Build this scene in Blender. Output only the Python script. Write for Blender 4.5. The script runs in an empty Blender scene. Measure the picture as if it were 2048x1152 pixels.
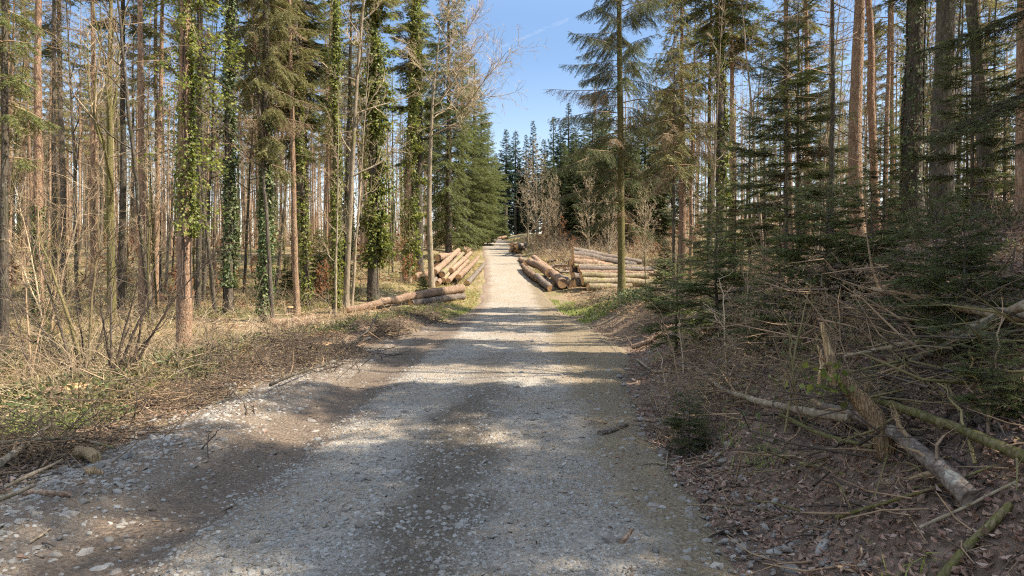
import bpy, math, random
import numpy as np
from mathutils import Vector

R = math.radians
rng = np.random.default_rng(7)
random.seed(7)
scene = bpy.context.scene
COL = scene.collection
F = 1365.0          # focal length in pixels of the 2048 px frame
HY = 556.0          # horizon row
EYE = 1.6

# ------------------------------------------------------------------ noise / terrain
def _hash(ix, iy, s):
    h = (ix.astype(np.int64) * 374761393 + iy.astype(np.int64) * 668265263 + s * 974634777) & 0x7fffffff
    h = ((h ^ (h >> 13)) * 1274126177) & 0x7fffffff
    return ((h ^ (h >> 16)) & 0xffff) / 65535.0

def vnoise(x, y, s=0):
    x = np.asarray(x, float); y = np.asarray(y, float)
    ix = np.floor(x); iy = np.floor(y); fx = x - ix; fy = y - iy
    fx = fx * fx * (3 - 2 * fx); fy = fy * fy * (3 - 2 * fy)
    a = _hash(ix, iy, s); b = _hash(ix + 1, iy, s); c = _hash(ix, iy + 1, s); d = _hash(ix + 1, iy + 1, s)
    return (a * (1 - fx) + b * fx) * (1 - fy) + (c * (1 - fx) + d * fx) * fy

def fbm(x, y, s=0, o=4):
    t = 0; a = .5
    for i in range(o):
        t = t + a * (vnoise(x, y, s + i) - .5); x = np.asarray(x) * 2.03; y = np.asarray(y) * 2.03; a *= .5
    return t

def table(pts, win=2.5):
    ys = np.linspace(-60, 600, 6601)
    v = np.interp(ys, [p[0] for p in pts], [p[1] for p in pts])
    n = int(win * 10)
    k = np.hanning(2 * n + 1); k /= k.sum()
    v = np.convolve(np.pad(v, n, mode='edge'), k, mode='valid')
    return lambda y: np.interp(y, ys, v)

zr = table([(-60, 0), (33, 0), (40, .5), (46, 1.35), (56, 2.9), (68, 4.3), (90, 6.5), (120, 8.7), (140, 9.4), (180, 9.4), (400, 4), (600, 0)], 4)
zl = table([(-60, -.6), (0, -.6), (8, -.45), (13, -.25), (22, .15), (30, .6), (45, 1.8), (60, 4.0), (75, 5.1), (100, 5.6), (150, 5.5), (400, 0), (600, -3)], 4)
xc = table([(-60, -.9), (0, -.5), (3.7, -.43), (37, .16), (46, 0), (56, -.5), (68, -1.2), (90, -2.2), (120, -3.6), (150, -9), (200, -28), (600, -120)], 4)
ur = table([(-60, 1.9), (0, 1.9), (7, 1.85), (12, 2.5), (15, 3.0), (26, 2.7), (40, 2.1), (60, 2.0), (600, 2.0)], 1.5)   # right edge
ul = table([(-60, -4.2), (0, -4.0), (6, -3.4), (10, -3.7), (15, -3.3), (26, -2.4), (36, -2.1), (60, -2.0), (600, -2.0)], 1.5)
bk = table([(-60, 2.3), (12, 2.55), (18, 2.1), (26, 1.2), (33, .7), (40, .35), (60, .7), (600, .7)], 3)

def smooth(t):
    t = np.clip(t, 0, 1); return t * t * (3 - 2 * t)

def Hh(x, y):
    x = np.asarray(x, float); y = np.asarray(y, float)
    u = x - xc(y)
    base = zr(y)
    L = smooth((ul(y) - u) / 5.0)
    z = base * (1 - L) + zl(y) * L
    # gravel ridge pushed up on the left shoulder near the viewer
    near = np.clip((16 - y) / 8, 0, 1)
    z = z + .11 * near * np.exp(-((u + 2.75) / .42) ** 2) * (1 + 1.2 * fbm(x * 2, y * 2, 5))
    z = z - .05 * near * np.exp(-((u + 1.75) / .3) ** 2)
    # brush bank on the left verge
    bm = np.clip((y - 8) / 5, 0, 1) * np.clip((32 - y) / 6, 0, 1)
    z = z + .34 * bm * np.exp(-((u - ul(y) + .9) / .8) ** 2)
    t = np.clip((u - ur(y)) / 5.8, 0, 1)
    t = np.where(t < .06, t * t / .12, t - .03) / .97
    z = z + bk(y) * (1 - (1 - t) ** 1.9) + .04 * np.clip(u - 9, 0, 25)
    off = np.clip(np.maximum(u - ur(y), ul(y) - u) / 1.2, 0, 1)
    z = z + off * (.5 * fbm(x * .35, y * .35, 11) + .28 * fbm(x * 1.3, y * 1.3, 21)) 
    z = z + (1 - off) * .05 * fbm(x * 1.1, y * .8, 31)
    return z

def H1(x, y):
    return float(Hh(np.array([x]), np.array([y]))[0])

def X(px, d):
    return (px - 1024) / F * d

def W(px, py, d):
    return np.array([X(px, d), d, EYE + (HY - py) / F * d])

_ds = np.concatenate([np.linspace(1.5, 12, 1500), np.linspace(12, 60, 2500), np.linspace(60, 200, 1500)])
def hit(px, py, h=0.0):
    """ground point (raised by h) seen at this place of the picture"""
    x = (px - 1024) / F * _ds; z = EYE + (HY - py) / F * _ds
    g = Hh(x, _ds) + h
    k = np.nonzero(z <= g)[0]
    i = k[0] if len(k) else len(_ds) - 1
    return np.array([x[i], _ds[i], g[i]])

# ------------------------------------------------------------------ mesh building
class MB:
    def __init__(s):
        s.v = []; s.f = []; s.n = 0
    def add(s, verts, faces, mat=0, sm=True):
        verts = np.asarray(verts, np.float32).reshape(-1, 3); faces = np.asarray(faces, np.int32)
        if len(faces) == 0: return
        s.v.append(verts); s.f.append((faces + s.n, mat, sm)); s.n += len(verts)
    def build(s, name, mats, parent=None, loc=None):
        me = bpy.data.meshes.new(name)
        V = np.concatenate(s.v)
        me.vertices.add(len(V)); me.vertices.foreach_set('co', V.ravel())
        loops = np.concatenate([f.ravel() for f, _, _ in s.f])
        tot = np.concatenate([np.full(len(f), f.shape[1], np.int32) for f, _, _ in s.f])
        st = np.concatenate([[0], np.cumsum(tot)[:-1]]).astype(np.int32)
        me.loops.add(len(loops)); me.loops.foreach_set('vertex_index', loops.astype(np.int32))
        me.polygons.add(len(tot)); me.polygons.foreach_set('loop_start', st)
        try: me.polygons.foreach_set('loop_total', tot)
        except Exception: pass
        me.polygons.foreach_set('material_index', np.concatenate([np.full(len(f), m, np.int32) for f, m, _ in s.f]))
        me.polygons.foreach_set('use_smooth', np.concatenate([np.full(len(f), q, bool) for f, _, q in s.f]))
        me.update(calc_edges=True)
        for m in mats: me.materials.append(m)
        o = bpy.data.objects.new(name, me); COL.objects.link(o)
        if parent is not None: o.parent = parent
        if loc is not None: o.location = loc
        return o

def unit(a):
    a = np.asarray(a, float)
    return a / np.maximum(np.linalg.norm(a, axis=-1, keepdims=True), 1e-9)

def tube(mb, pts, rad, k=8, mat=0, cap=True, rough=0.0, seed=0, sm=True):
    pts = np.asarray(pts, float); rad = np.asarray(rad, float); n = len(pts)
    t = unit(np.gradient(pts, axis=0))
    ref = np.array([0, 0, 1.]) if abs(t[:, 2]).mean() < .8 else np.array([1., 0, 0])
    a = unit(np.cross(t, ref)); b = np.cross(t, a)
    ang = np.linspace(0, 2 * np.pi, k, endpoint=False)
    rr = rad[:, None] * np.ones(k)[None]
    if rough:
        g = np.random.default_rng(seed)
        lob = g.normal(size=(n, k)) * rough
        lob = (lob + np.roll(lob, 1, 1) + np.roll(lob, -1, 1)) / 1.7
        rr = rr * (1 + lob)
    v = pts[:, None] + rr[..., None] * (np.cos(ang)[None, :, None] * a[:, None] + np.sin(ang)[None, :, None] * b[:, None])
    i = np.arange(n - 1)[:, None] * k; j = np.arange(k)[None]; j2 = (j + 1) % k
    f = np.stack([i + j, i + j2, i + k + j2, i + k + j], -1).reshape(-1, 4)
    mb.add(v.reshape(-1, 3), f, mat, sm)
    if cap:
        for e, sgn in ((0, 1), (n - 1, -1)):
            ring = v[e]; c = ring.mean(0)
            vv = np.vstack([ring, c]); q = np.arange(k)
            ff = np.stack([q, np.full(k, k), (q + 1) % k], -1) if sgn > 0 else np.stack([q, (q + 1) % k, np.full(k, k)], -1)
            mb.add(vv, ff, mat, False)

def sticks(mb, a, b, r0, r1, mat=0, k=3, g=rng):
    """many thin straight pieces from a to b"""
    a = np.asarray(a, float); b = np.asarray(b, float); n = len(a)
    if n == 0: return
    t = unit(b - a)
    ref = np.where(np.abs(t[:, 2:3]) < .9, np.array([[0, 0, 1.]]), np.array([[1., 0, 0]]))
    u = unit(np.cross(t, ref)); w = np.cross(t, u)
    ang = np.linspace(0, 2 * np.pi, k, endpoint=False)
    ring = np.cos(ang)[None, :, None] * u[:, None] + np.sin(ang)[None, :, None] * w[:, None]
    r0 = np.broadcast_to(np.asarray(r0, float), (n,)); r1 = np.broadcast_to(np.asarray(r1, float), (n,))
    v = np.concatenate([a[:, None] + ring * r0[:, None, None], b[:, None] + ring * r1[:, None, None]], 1)
    o = np.arange(n)[:, None, None] * 2 * k
    j = np.arange(k)
    f = np.stack([j, (j + 1) % k, (j + 1) % k + k, j + k], -1)[None]
    mb.add(v.reshape(-1, 3), (o + f).reshape(-1, 4), mat)

def needles(mb, p, d, s, ln, wd, mat=0):
    """slim triangles from p along d, s = sideways"""
    n = len(p)
    if n == 0: return
    ln = np.broadcast_to(ln, (n,))[:, None]; wd = np.broadcast_to(wd, (n,))[:, None]
    v = np.stack([p - s * wd * .5, p + s * wd * .5, p + d * ln], 1)
    mb.add(v.reshape(-1, 3), np.arange(3 * n).reshape(-1, 3), mat, False)

def leaves(mb, c, d, nrm, ln, wd, mat=0, fold=.25):
    """small folded leaves: base at c, pointing along d"""
    n = len(c)
    if n == 0: return
    d = unit(d); s = unit(np.cross(d, nrm)); nn = np.cross(s, d)
    ln = np.broadcast_to(ln, (n,))[:, None]; wd = np.broadcast_to(wd, (n,))[:, None]
    A = c; T = c + d * ln
    m = c + d * ln * .42
    Lf = m - s * wd * .5 + nn * wd * fold; Rt = m + s * wd * .5 + nn * wd * fold
    v = np.stack([A, Rt, T, Lf], 1)
    o = np.arange(n)[:, None] * 4
    f = np.concatenate([o + np.array([[0, 1, 2]]), o + np.array([[0, 2, 3]])], 0)
    mb.add(v.reshape(-1, 3), f, mat, False)

_p = (1 + 5 ** .5) / 2
ICO_V = unit(np.array([(-1, _p, 0), (1, _p, 0), (-1, -_p, 0), (1, -_p, 0), (0, -1, _p), (0, 1, _p), (0, -1, -_p), (0, 1, -_p), (_p, 0, -1), (_p, 0, 1), (-_p, 0, -1), (-_p, 0, 1)]))
ICO_F = np.array([(0, 11, 5), (0, 5, 1), (0, 1, 7), (0, 7, 10), (0, 10, 11), (1, 5, 9), (5, 11, 4), (11, 10, 2), (10, 7, 6), (7, 1, 8), (3, 9, 4), (3, 4, 2), (3, 2, 6), (3, 6, 8), (3, 8, 9), (4, 9, 5), (2, 4, 11), (6, 2, 10), (8, 6, 7), (9, 8, 1)])
def subdivide(v, f):
    v = list(map(tuple, v)); out = []; mid = {}
    def m(a, b):
        k = (min(a, b), max(a, b))
        if k not in mid:
            q = unit(np.array(v[a]) + np.array(v[b])); mid[k] = len(v); v.append(tuple(q))
        return mid[k]
    for a, b, c in f:
        ab, bc, ca = m(a, b), m(b, c), m(c, a)
        out += [(a, ab, ca), (b, bc, ab), (c, ca, bc), (ab, bc, ca)]
    return np.array(v), np.array(out)
ICO2_V, ICO2_F = subdivide(ICO_V, ICO_F)

def stones(mb, c, size, mat=0, g=rng, fine=False):
    n = len(c)
    if n == 0: return
    BV, BF = (ICO2_V, ICO2_F) if fine else (ICO_V, ICO_F)
    k = len(BV)
    ax = size[:, None] * np.stack([g.uniform(.7, 1.25, n), g.uniform(.6, 1.0, n), g.uniform(.32, .7, n)], 1)
    rad = 1 + g.normal(size=(n, k)) * (.13 if not fine else .07)
    v = BV[None] * rad[..., None] * ax[:, None]
    a = g.uniform(0, 2 * np.pi, n); ca, sa = np.cos(a)[:, None], np.sin(a)[:, None]
    tl = g.normal(size=(n, 1)) * .25
    x = v[..., 0] * ca - v[..., 1] * sa; y = v[..., 0] * sa + v[..., 1] * ca; z = v[..., 2] + x * tl
    v = np.stack([x, y, z], -1) + c[:, None]
    f = BF[None] + (np.arange(n) * k)[:, None, None]
    mb.add(v.reshape(-1, 3), f.reshape(-1, 3), mat, fine)

# ------------------------------------------------------------------ materials
def newmat(name):
    m = bpy.data.materials.new(name); m.use_nodes = True
    nt = m.node_tree; nt.nodes.clear()
    return m, nt
def N(nt, t, **kw):
    n = nt.nodes.new(t)
    for k, v in kw.items():
        if k.startswith('i_'): n.inputs[k[2:].replace('_', ' ')].default_value = v
        elif k[0] == 'i' and k[1:].isdigit(): n.inputs[int(k[1:])].default_value = v
        else: setattr(n, k, v)
    return n
def ramp(nt, stops, interp='LINEAR'):
    n = nt.nodes.new('ShaderNodeValToRGB'); cr = n.color_ramp; cr.interpolation = interp
    while len(cr.elements) > 1: cr.elements.remove(cr.elements[-1])
    cr.elements[0].position = stops[0][0]
    for i, (p, c) in enumerate(stops):
        e = cr.elements[0] if i == 0 else cr.elements.new(p)
        e.color = (c[0], c[1], c[2], 1) if hasattr(c, '__len__') else (c, c, c, 1)
    return n
def mixc(nt, fac, a, b, mode='MIX'):
    n = nt.nodes.new('ShaderNodeMix'); n.data_type = 'RGBA'; n.blend_type = mode
    L = nt.links
    for i, q in ((0, fac), (6, a), (7, b)):
        if hasattr(q, 'links') or isinstance(q, bpy.types.NodeSocket): L.new(q, n.inputs[i])
        else: n.inputs[i].default_value = q if i == 0 else (q[0], q[1], q[2], 1)
    return n.outputs[2]
def math_(nt, op, a, b=None):
    n = nt.nodes.new('ShaderNodeMath'); n.operation = op
    for i, q in ((0, a), (1, b)):
        if q is None: continue
        if isinstance(q, bpy.types.NodeSocket): nt.links.new(q, n.inputs[i])
        else: n.inputs[i].default_value = q
    return n.outputs[0]
def finish(nt, col, rough=.8, spec=.3, bump=None, bstr=.5, bdist=.02, transl=0):
    L = nt.links
    b = N(nt, 'ShaderNodeBsdfPrincipled'); out = N(nt, 'ShaderNodeOutputMaterial')
    if isinstance(col, bpy.types.NodeSocket): L.new(col, b.inputs['Base Color'])
    else: b.inputs['Base Color'].default_value = (*col, 1)
    if isinstance(rough, bpy.types.NodeSocket): L.new(rough, b.inputs['Roughness'])
    else: b.inputs['Roughness'].default_value = rough
    b.inputs['Specular IOR Level'].default_value = spec
    if bump is not None:
        bn = N(nt, 'ShaderNodeBump'); bn.inputs['Strength'].default_value = bstr; bn.inputs['Distance'].default_value = bdist
        L.new(bump, bn.inputs['Height']); L.new(bn.outputs[0], b.inputs['Normal'])
    sh = b.outputs[0]
    if transl:
        t = N(nt, 'ShaderNodeBsdfTranslucent'); mx = N(nt, 'ShaderNodeMixShader'); mx.inputs[0].default_value = transl
        if isinstance(col, bpy.types.NodeSocket): L.new(col, t.inputs[0])
        else: t.inputs[0].default_value = (*col, 1)
        L.new(sh, mx.inputs[1]); L.new(t.outputs[0], mx.inputs[2]); sh = mx.outputs[0]
    L.new(sh, out.inputs[0])

def leafmat(name, cols, rough=.5, spec=.3, transl=.4, objvar=.25):
    """colour picked per leaf, varied a little per plant"""
    m, nt = newmat(name); L = nt.links
    g = N(nt, 'ShaderNodeNewGeometry'); r = ramp(nt, [(i / max(1, len(cols) - 1), c) for i, c in enumerate(cols)])
    L.new(g.outputs['Random Per Island'], r.inputs[0])
    oi = N(nt, 'ShaderNodeObjectInfo')
    hs = N(nt, 'ShaderNodeHueSaturation')
    mr = N(nt, 'ShaderNodeMapRange'); mr.inputs[3].default_value = 1 - objvar; mr.inputs[4].default_value = 1 + objvar
    L.new(oi.outputs['Random'], mr.inputs[0]); L.new(mr.outputs[0], hs.inputs['Value']); L.new(r.outputs[0], hs.inputs['Color'])
    finish(nt, hs.outputs[0], rough, spec, transl=transl)
    return m

def barkmat(name, c1, c2, c3=None, sx=14, sz=3, moss=0, mosscol=(.09, .11, .02), bstr=.8, bdist=.02, objvar=.2, lichen=0):
    m, nt = newmat(name); L = nt.links
    tc = N(nt, 'ShaderNodeTexCoord'); mp = N(nt, 'ShaderNodeMapping'); mp.inputs['Scale'].default_value = (sx, sx, sz)
    L.new(tc.outputs['Object'], mp.inputs[0])
    n1 = N(nt, 'ShaderNodeTexNoise', i_Scale=1.0, i_Detail=6, i_Roughness=.65); L.new(mp.outputs[0], n1.inputs['Vector'])
    v1 = N(nt, 'ShaderNodeTexVoronoi', i_Scale=1.6); v1.feature = 'DISTANCE_TO_EDGE'; L.new(mp.outputs[0], v1.inputs['Vector'])
    r = ramp(nt, [(.3, c1), (.5, c2), (.68, c3 or c2)]); L.new(n1.outputs[0], r.inputs[0])
    col = r.outputs[0]
    rv = ramp(nt, [(0, (.55, .5, .45)), (.16, (1, 1, 1))]); L.new(v1.outputs[0], rv.inputs[0])
    col = mixc(nt, .7, col, rv.outputs[0], 'MULTIPLY')
    n2 = N(nt, 'ShaderNodeTexNoise', i_Scale=1.3, i_Detail=5, i_Roughness=.7); L.new(tc.outputs['Object'], n2.inputs['Vector'])
    if lichen:
        n3 = N(nt, 'ShaderNodeTexNoise', i_Scale=9, i_Detail=4, i_Roughness=.7); L.new(tc.outputs['Object'], n3.inputs['Vector'])
        rl = ramp(nt, [(.58, 0.0), (.66, lichen)]); L.new(n3.outputs[0], rl.inputs[0])
        col = mixc(nt, rl.outputs[0], col, (.32, .33, .27))
    if moss:
        rm = ramp(nt, [(.62 - .3 * moss, 0.0), (.75 - .3 * moss, 1.0)]); L.new(n2.outputs[0], rm.inputs[0])
        n4 = N(nt, 'ShaderNodeTexNoise', i_Scale=40, i_Detail=2); L.new(tc.outputs['Object'], n4.inputs['Vector'])
        f = math_(nt, 'MULTIPLY', rm.outputs[0], ramp_out(nt, n4.outputs[0], [(.35, .3), (.6, 1.0)]))
        col = mixc(nt, f, col, mosscol)
    oi = N(nt, 'ShaderNodeObjectInfo'); hs = N(nt, 'ShaderNodeHueSaturation')
    mr = N(nt, 'ShaderNodeMapRange'); mr.inputs[3].default_value = 1 - objvar; mr.inputs[4].default_value = 1 + objvar
    L.new(oi.outputs['Random'], mr.inputs[0]); L.new(mr.outputs[0], hs.inputs['Value']); L.new(col, hs.inputs['Color'])
    h = math_(nt, 'ADD', math_(nt, 'MULTIPLY', n1.outputs[0], .6), math_(nt, 'MULTIPLY', ramp_out(nt, v1.outputs[0], [(0, 0.0), (.2, 1.0)]), .5))
    finish(nt, hs.outputs[0], .9, .15, h, bstr, bdist)
    return m
def ramp_out(nt, sock, stops):
    r = ramp(nt, stops); nt.links.new(sock, r.inputs[0]); return r.outputs[0]

M = {}
M['spruce_bark'] = barkmat('spruce bark', (0.189, 0.119, 0.077), (0.32, 0.21, 0.135), (0.437, 0.294, 0.193), 16, 6, lichen=.5)
M['dark_bark'] = barkmat('dark bark', (.05, .042, .034), (.10, .082, .062), (.15, .12, .09), 14, 3, moss=.35, mosscol=(.05, .06, .02), lichen=.4)
M['red_bark'] = barkmat('reddish bark', (0.151, 0.094, 0.06), (0.287, 0.181, 0.117), (0.407, 0.275, 0.187), 16, 6, lichen=.4)
M['moss_bark'] = barkmat('mossy bark', (0.087, 0.066, 0.044), (0.175, 0.132, 0.083), (0.25, 0.192, 0.121), 14, 4, moss=1.0, mosscol=(.105, .098, .028))
M['beech_bark'] = barkmat('smooth grey bark', (0.187, 0.15, 0.105), (0.287, 0.228, 0.16), (0.374, 0.312, 0.221), 9, 2, moss=.35, mosscol=(.13, .12, .03), bstr=.4, lichen=.4)
M['pale_twig'] = leafmat('pale twigs', [(0.338, 0.26, 0.167), (0.473, 0.37, 0.239), (0.379, 0.273, 0.179)], .8, .15, 0, .15)
M['brown_twig'] = leafmat('brown twigs', [(0.182, 0.125, 0.081), (0.312, 0.213, 0.132), (0.26, 0.175, 0.103)], .85, .15, 0, .2)
M['dark_twig'] = leafmat('dark twigs', [(.06, .046, .036), (.11, .085, .065), (.085, .06, .045)], .85, .15, 0, .2)
M['moss_twig'] = leafmat('mossy stems', [(.15, .13, .05), (.22, .18, .08), (.18, .13, .08)], .85, .15, 0, .2)
M['needle_green'] = leafmat('fresh spruce needles', [(0.08, 0.098, 0.034), (0.13, 0.15, 0.046), (0.19, 0.2, 0.062), (0.105, 0.122, 0.04)], .55, .25, .42, .2)
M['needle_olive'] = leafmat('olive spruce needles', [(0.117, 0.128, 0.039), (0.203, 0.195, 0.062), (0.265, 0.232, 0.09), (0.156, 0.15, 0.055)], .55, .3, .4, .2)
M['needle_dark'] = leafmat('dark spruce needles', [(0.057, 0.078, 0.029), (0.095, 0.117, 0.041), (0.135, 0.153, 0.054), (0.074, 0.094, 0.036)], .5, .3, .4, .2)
M['needle_fir'] = leafmat('dark fir needles', [(0.065, 0.085, 0.024), (0.104, 0.127, 0.035), (0.15, 0.169, 0.049), (0.086, 0.104, 0.028)], .45, .4, .42, .2)
M['needle_blue'] = leafmat('distant spruce needles', [(.03, .055, .03), (.05, .08, .042), (.065, .09, .045)], .5, .3, .25, .2)  # bluish tint in the needle colour stands in for distance haze
M['needle_dead'] = leafmat('brown dry needles', [(0.24, 0.18, 0.1), (0.3, 0.22, 0.13), (0.18, 0.135, 0.075)], .7, .2, .3, .2)
M['ivy_leaf'] = leafmat('ivy leaves', [(0.07, 0.095, 0.02), (0.15, 0.18, 0.03), (0.25, 0.26, 0.05), (0.1, 0.13, 0.025), (0.32, 0.31, 0.07), (0.05, 0.075, 0.02)], .5, .35, .45, .1)
M['ivy_dark'] = leafmat('dark ivy leaves', [(0.048, 0.078, 0.025), (0.081, 0.121, 0.037), (0.137, 0.171, 0.057), (0.275, 0.279, 0.129)], .48, .4, .35, .1)
M['russet'] = leafmat('russet beech leaves', [(.33, .14, .06), (.42, .2, .09), (.27, .11, .05), (.38, .22, .12)], .6, .25, .4, .15)
M['litter_dark'] = leafmat('damp fallen leaves', [(0.19, 0.115, 0.077), (0.277, 0.169, 0.118), (0.146, 0.095, 0.062), (0.365, 0.236, 0.168), (0.219, 0.121, 0.087), (0.481, 0.351, 0.273)], .7, .25, .15, 0)
M['litter_pale'] = leafmat('dry fallen leaves', [(0.332, 0.212, 0.108), (0.42, 0.276, 0.147), (0.265, 0.16, 0.078), (0.464, 0.319, 0.196), (0.387, 0.191, 0.098)], .7, .2, .25, 0)
M['dry_grass'] = leafmat('dry grass', [(0.433, 0.333, 0.143), (0.519, 0.416, 0.191), (0.325, 0.281, 0.096), (0.39, 0.291, 0.134)], .7, .2, .35, 0)
M['green_grass'] = leafmat('green grass', [(0.135, 0.195, 0.036), (0.23, 0.273, 0.06), (0.324, 0.338, 0.096), (0.176, 0.234, 0.06)], .6, .25, .4, 0)
M['bramble'] = leafmat('bramble leaves', [(0.06, 0.085, 0.03), (0.11, 0.135, 0.045), (0.17, 0.17, 0.065), (0.085, 0.1, 0.04), (0.2, 0.16, 0.08)], .5, .3, .35, .15)
M['stone'] = leafmat('gravel stones', [(0.205, 0.184, 0.156), (0.279, 0.258, 0.226), (0.139, 0.123, 0.102), (0.353, 0.332, 0.299), (0.221, 0.193, 0.156), (0.295, 0.275, 0.246), (0.164, 0.135, 0.102), (0.246, 0.213, 0.168)], .8, .3, 0, 0)
M['stone_brown'] = leafmat('muddy stones', [(.16, .135, .11), (.22, .19, .16), (.28, .26, .23)], .85, .2, 0, 0)
M['log_bark'] = barkmat('log bark', (.15, .092, .058), (.27, .175, .115), (.40, .29, .205), 9, 9, lichen=.55, bdist=.03)
M['log_moss'] = barkmat('mossy log bark', (.12, .09, .06), (.24, .185, .12), (.36, .29, .2), 9, 9, moss=.4, mosscol=(.19, .175, .06), lichen=.3)
M['log_grey'] = barkmat('grey log bark', (.085, .066, .052), (.165, .128, .102), (.26, .215, .18), 11, 11, lichen=.6, bdist=.012)
M['snag_wood'] = barkmat('split weathered wood', (.17, .115, .065), (.30, .2, .115), (.4, .28, .16), 40, 4, moss=.25, mosscol=(.06, .07, .015))
M['raw_wood'] = barkmat('raw split wood', (.34, .22, .11), (.48, .33, .18), (.56, .4, .24), 40, 3)

def endmat():
    m, nt = newmat('sawn log end'); L = nt.links
    tc = N(nt, 'ShaderNodeTexCoord')
    ln = N(nt, 'ShaderNodeVectorMath'); ln.operation = 'LENGTH'; L.new(tc.outputs['Object'], ln.inputs[0])
    nz = N(nt, 'ShaderNodeTexNoise', i_Scale=7, i_Detail=4); L.new(tc.outputs['Object'], nz.inputs['Vector'])
    s = math_(nt, 'ADD', math_(nt, 'MULTIPLY', ln.outputs['Value'], 150), math_(nt, 'MULTIPLY', nz.outputs[0], 5))
    w = math_(nt, 'SINE', s)
    r = ramp_out(nt, w, [(0, (.52, .30, .14)), (.6, (.66, .42, .22)), (1, (.70, .48, .27))])
    c = mixc(nt, ramp_out(nt, nz.outputs[0], [(.4, 0.0), (.7, .6)]), r, (.36, .19, .09))
    finish(nt, c, .8, .2)
    return m
M['cut'] = endmat()

# ground sheet
def groundmat():
    m, nt = newmat('forest floor'); L = nt.links
    g = N(nt, 'ShaderNodeNewGeometry')
    n1 = N(nt, 'ShaderNodeTexNoise', i_Scale=.45, i_Detail=6, i_Roughness=.6); L.new(g.outputs['Position'], n1.inputs['Vector'])
    n2 = N(nt, 'ShaderNodeTexNoise', i_Scale=9, i_Detail=6, i_Roughness=.7); L.new(g.outputs['Position'], n2.inputs['Vector'])
    n3 = N(nt, 'ShaderNodeTexVoronoi', i_Scale=16); L.new(g.outputs['Position'], n3.inputs['Vector'])
    a = at(nt, 'side')
    soil = ramp_out(nt, n2.outputs[0], [(0.3, (0.069, 0.05, 0.035)), (0.5, (0.15, 0.106, 0.075)), (0.7, (0.237, 0.175, 0.125))])
    straw = ramp_out(nt, n2.outputs[0], [(.3, (.13, .095, .055)), (.5, (.26, .195, .115)), (.7, (.37, .295, .18))])
    moss = ramp_out(nt, n2.outputs[0], [(.3, (.08, .075, .03)), (.55, (.2, .165, .075)), (.75, (.25, .23, .09))])
    left = mixc(nt, ramp_out(nt, n1.outputs[0], [(.42, 0.0), (.58, 1.0)]), straw, moss)
    left = mixc(nt, ramp_out(nt, n1.outputs[0], [(.3, .8), (.42, 0.0)]), left, (.2, .12, .07))
    leafc = mixc(nt, .5, soil, ramp_out(nt, n3.outputs['Color'], [(0.2, (0.117, 0.078, 0.058)), (0.8, (0.286, 0.195, 0.15))]))
    col = mixc(nt, a, left, leafc)
    h = math_(nt, 'ADD', n2.outputs[0], math_(nt, 'MULTIPLY', n3.outputs[0], .4))
    finish(nt, col, .95, .1, h, .9, .06)
    return m
def at(nt, name):
    n = N(nt, 'ShaderNodeAttribute'); n.attribute_name = name
    return n.outputs['Fac']

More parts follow.
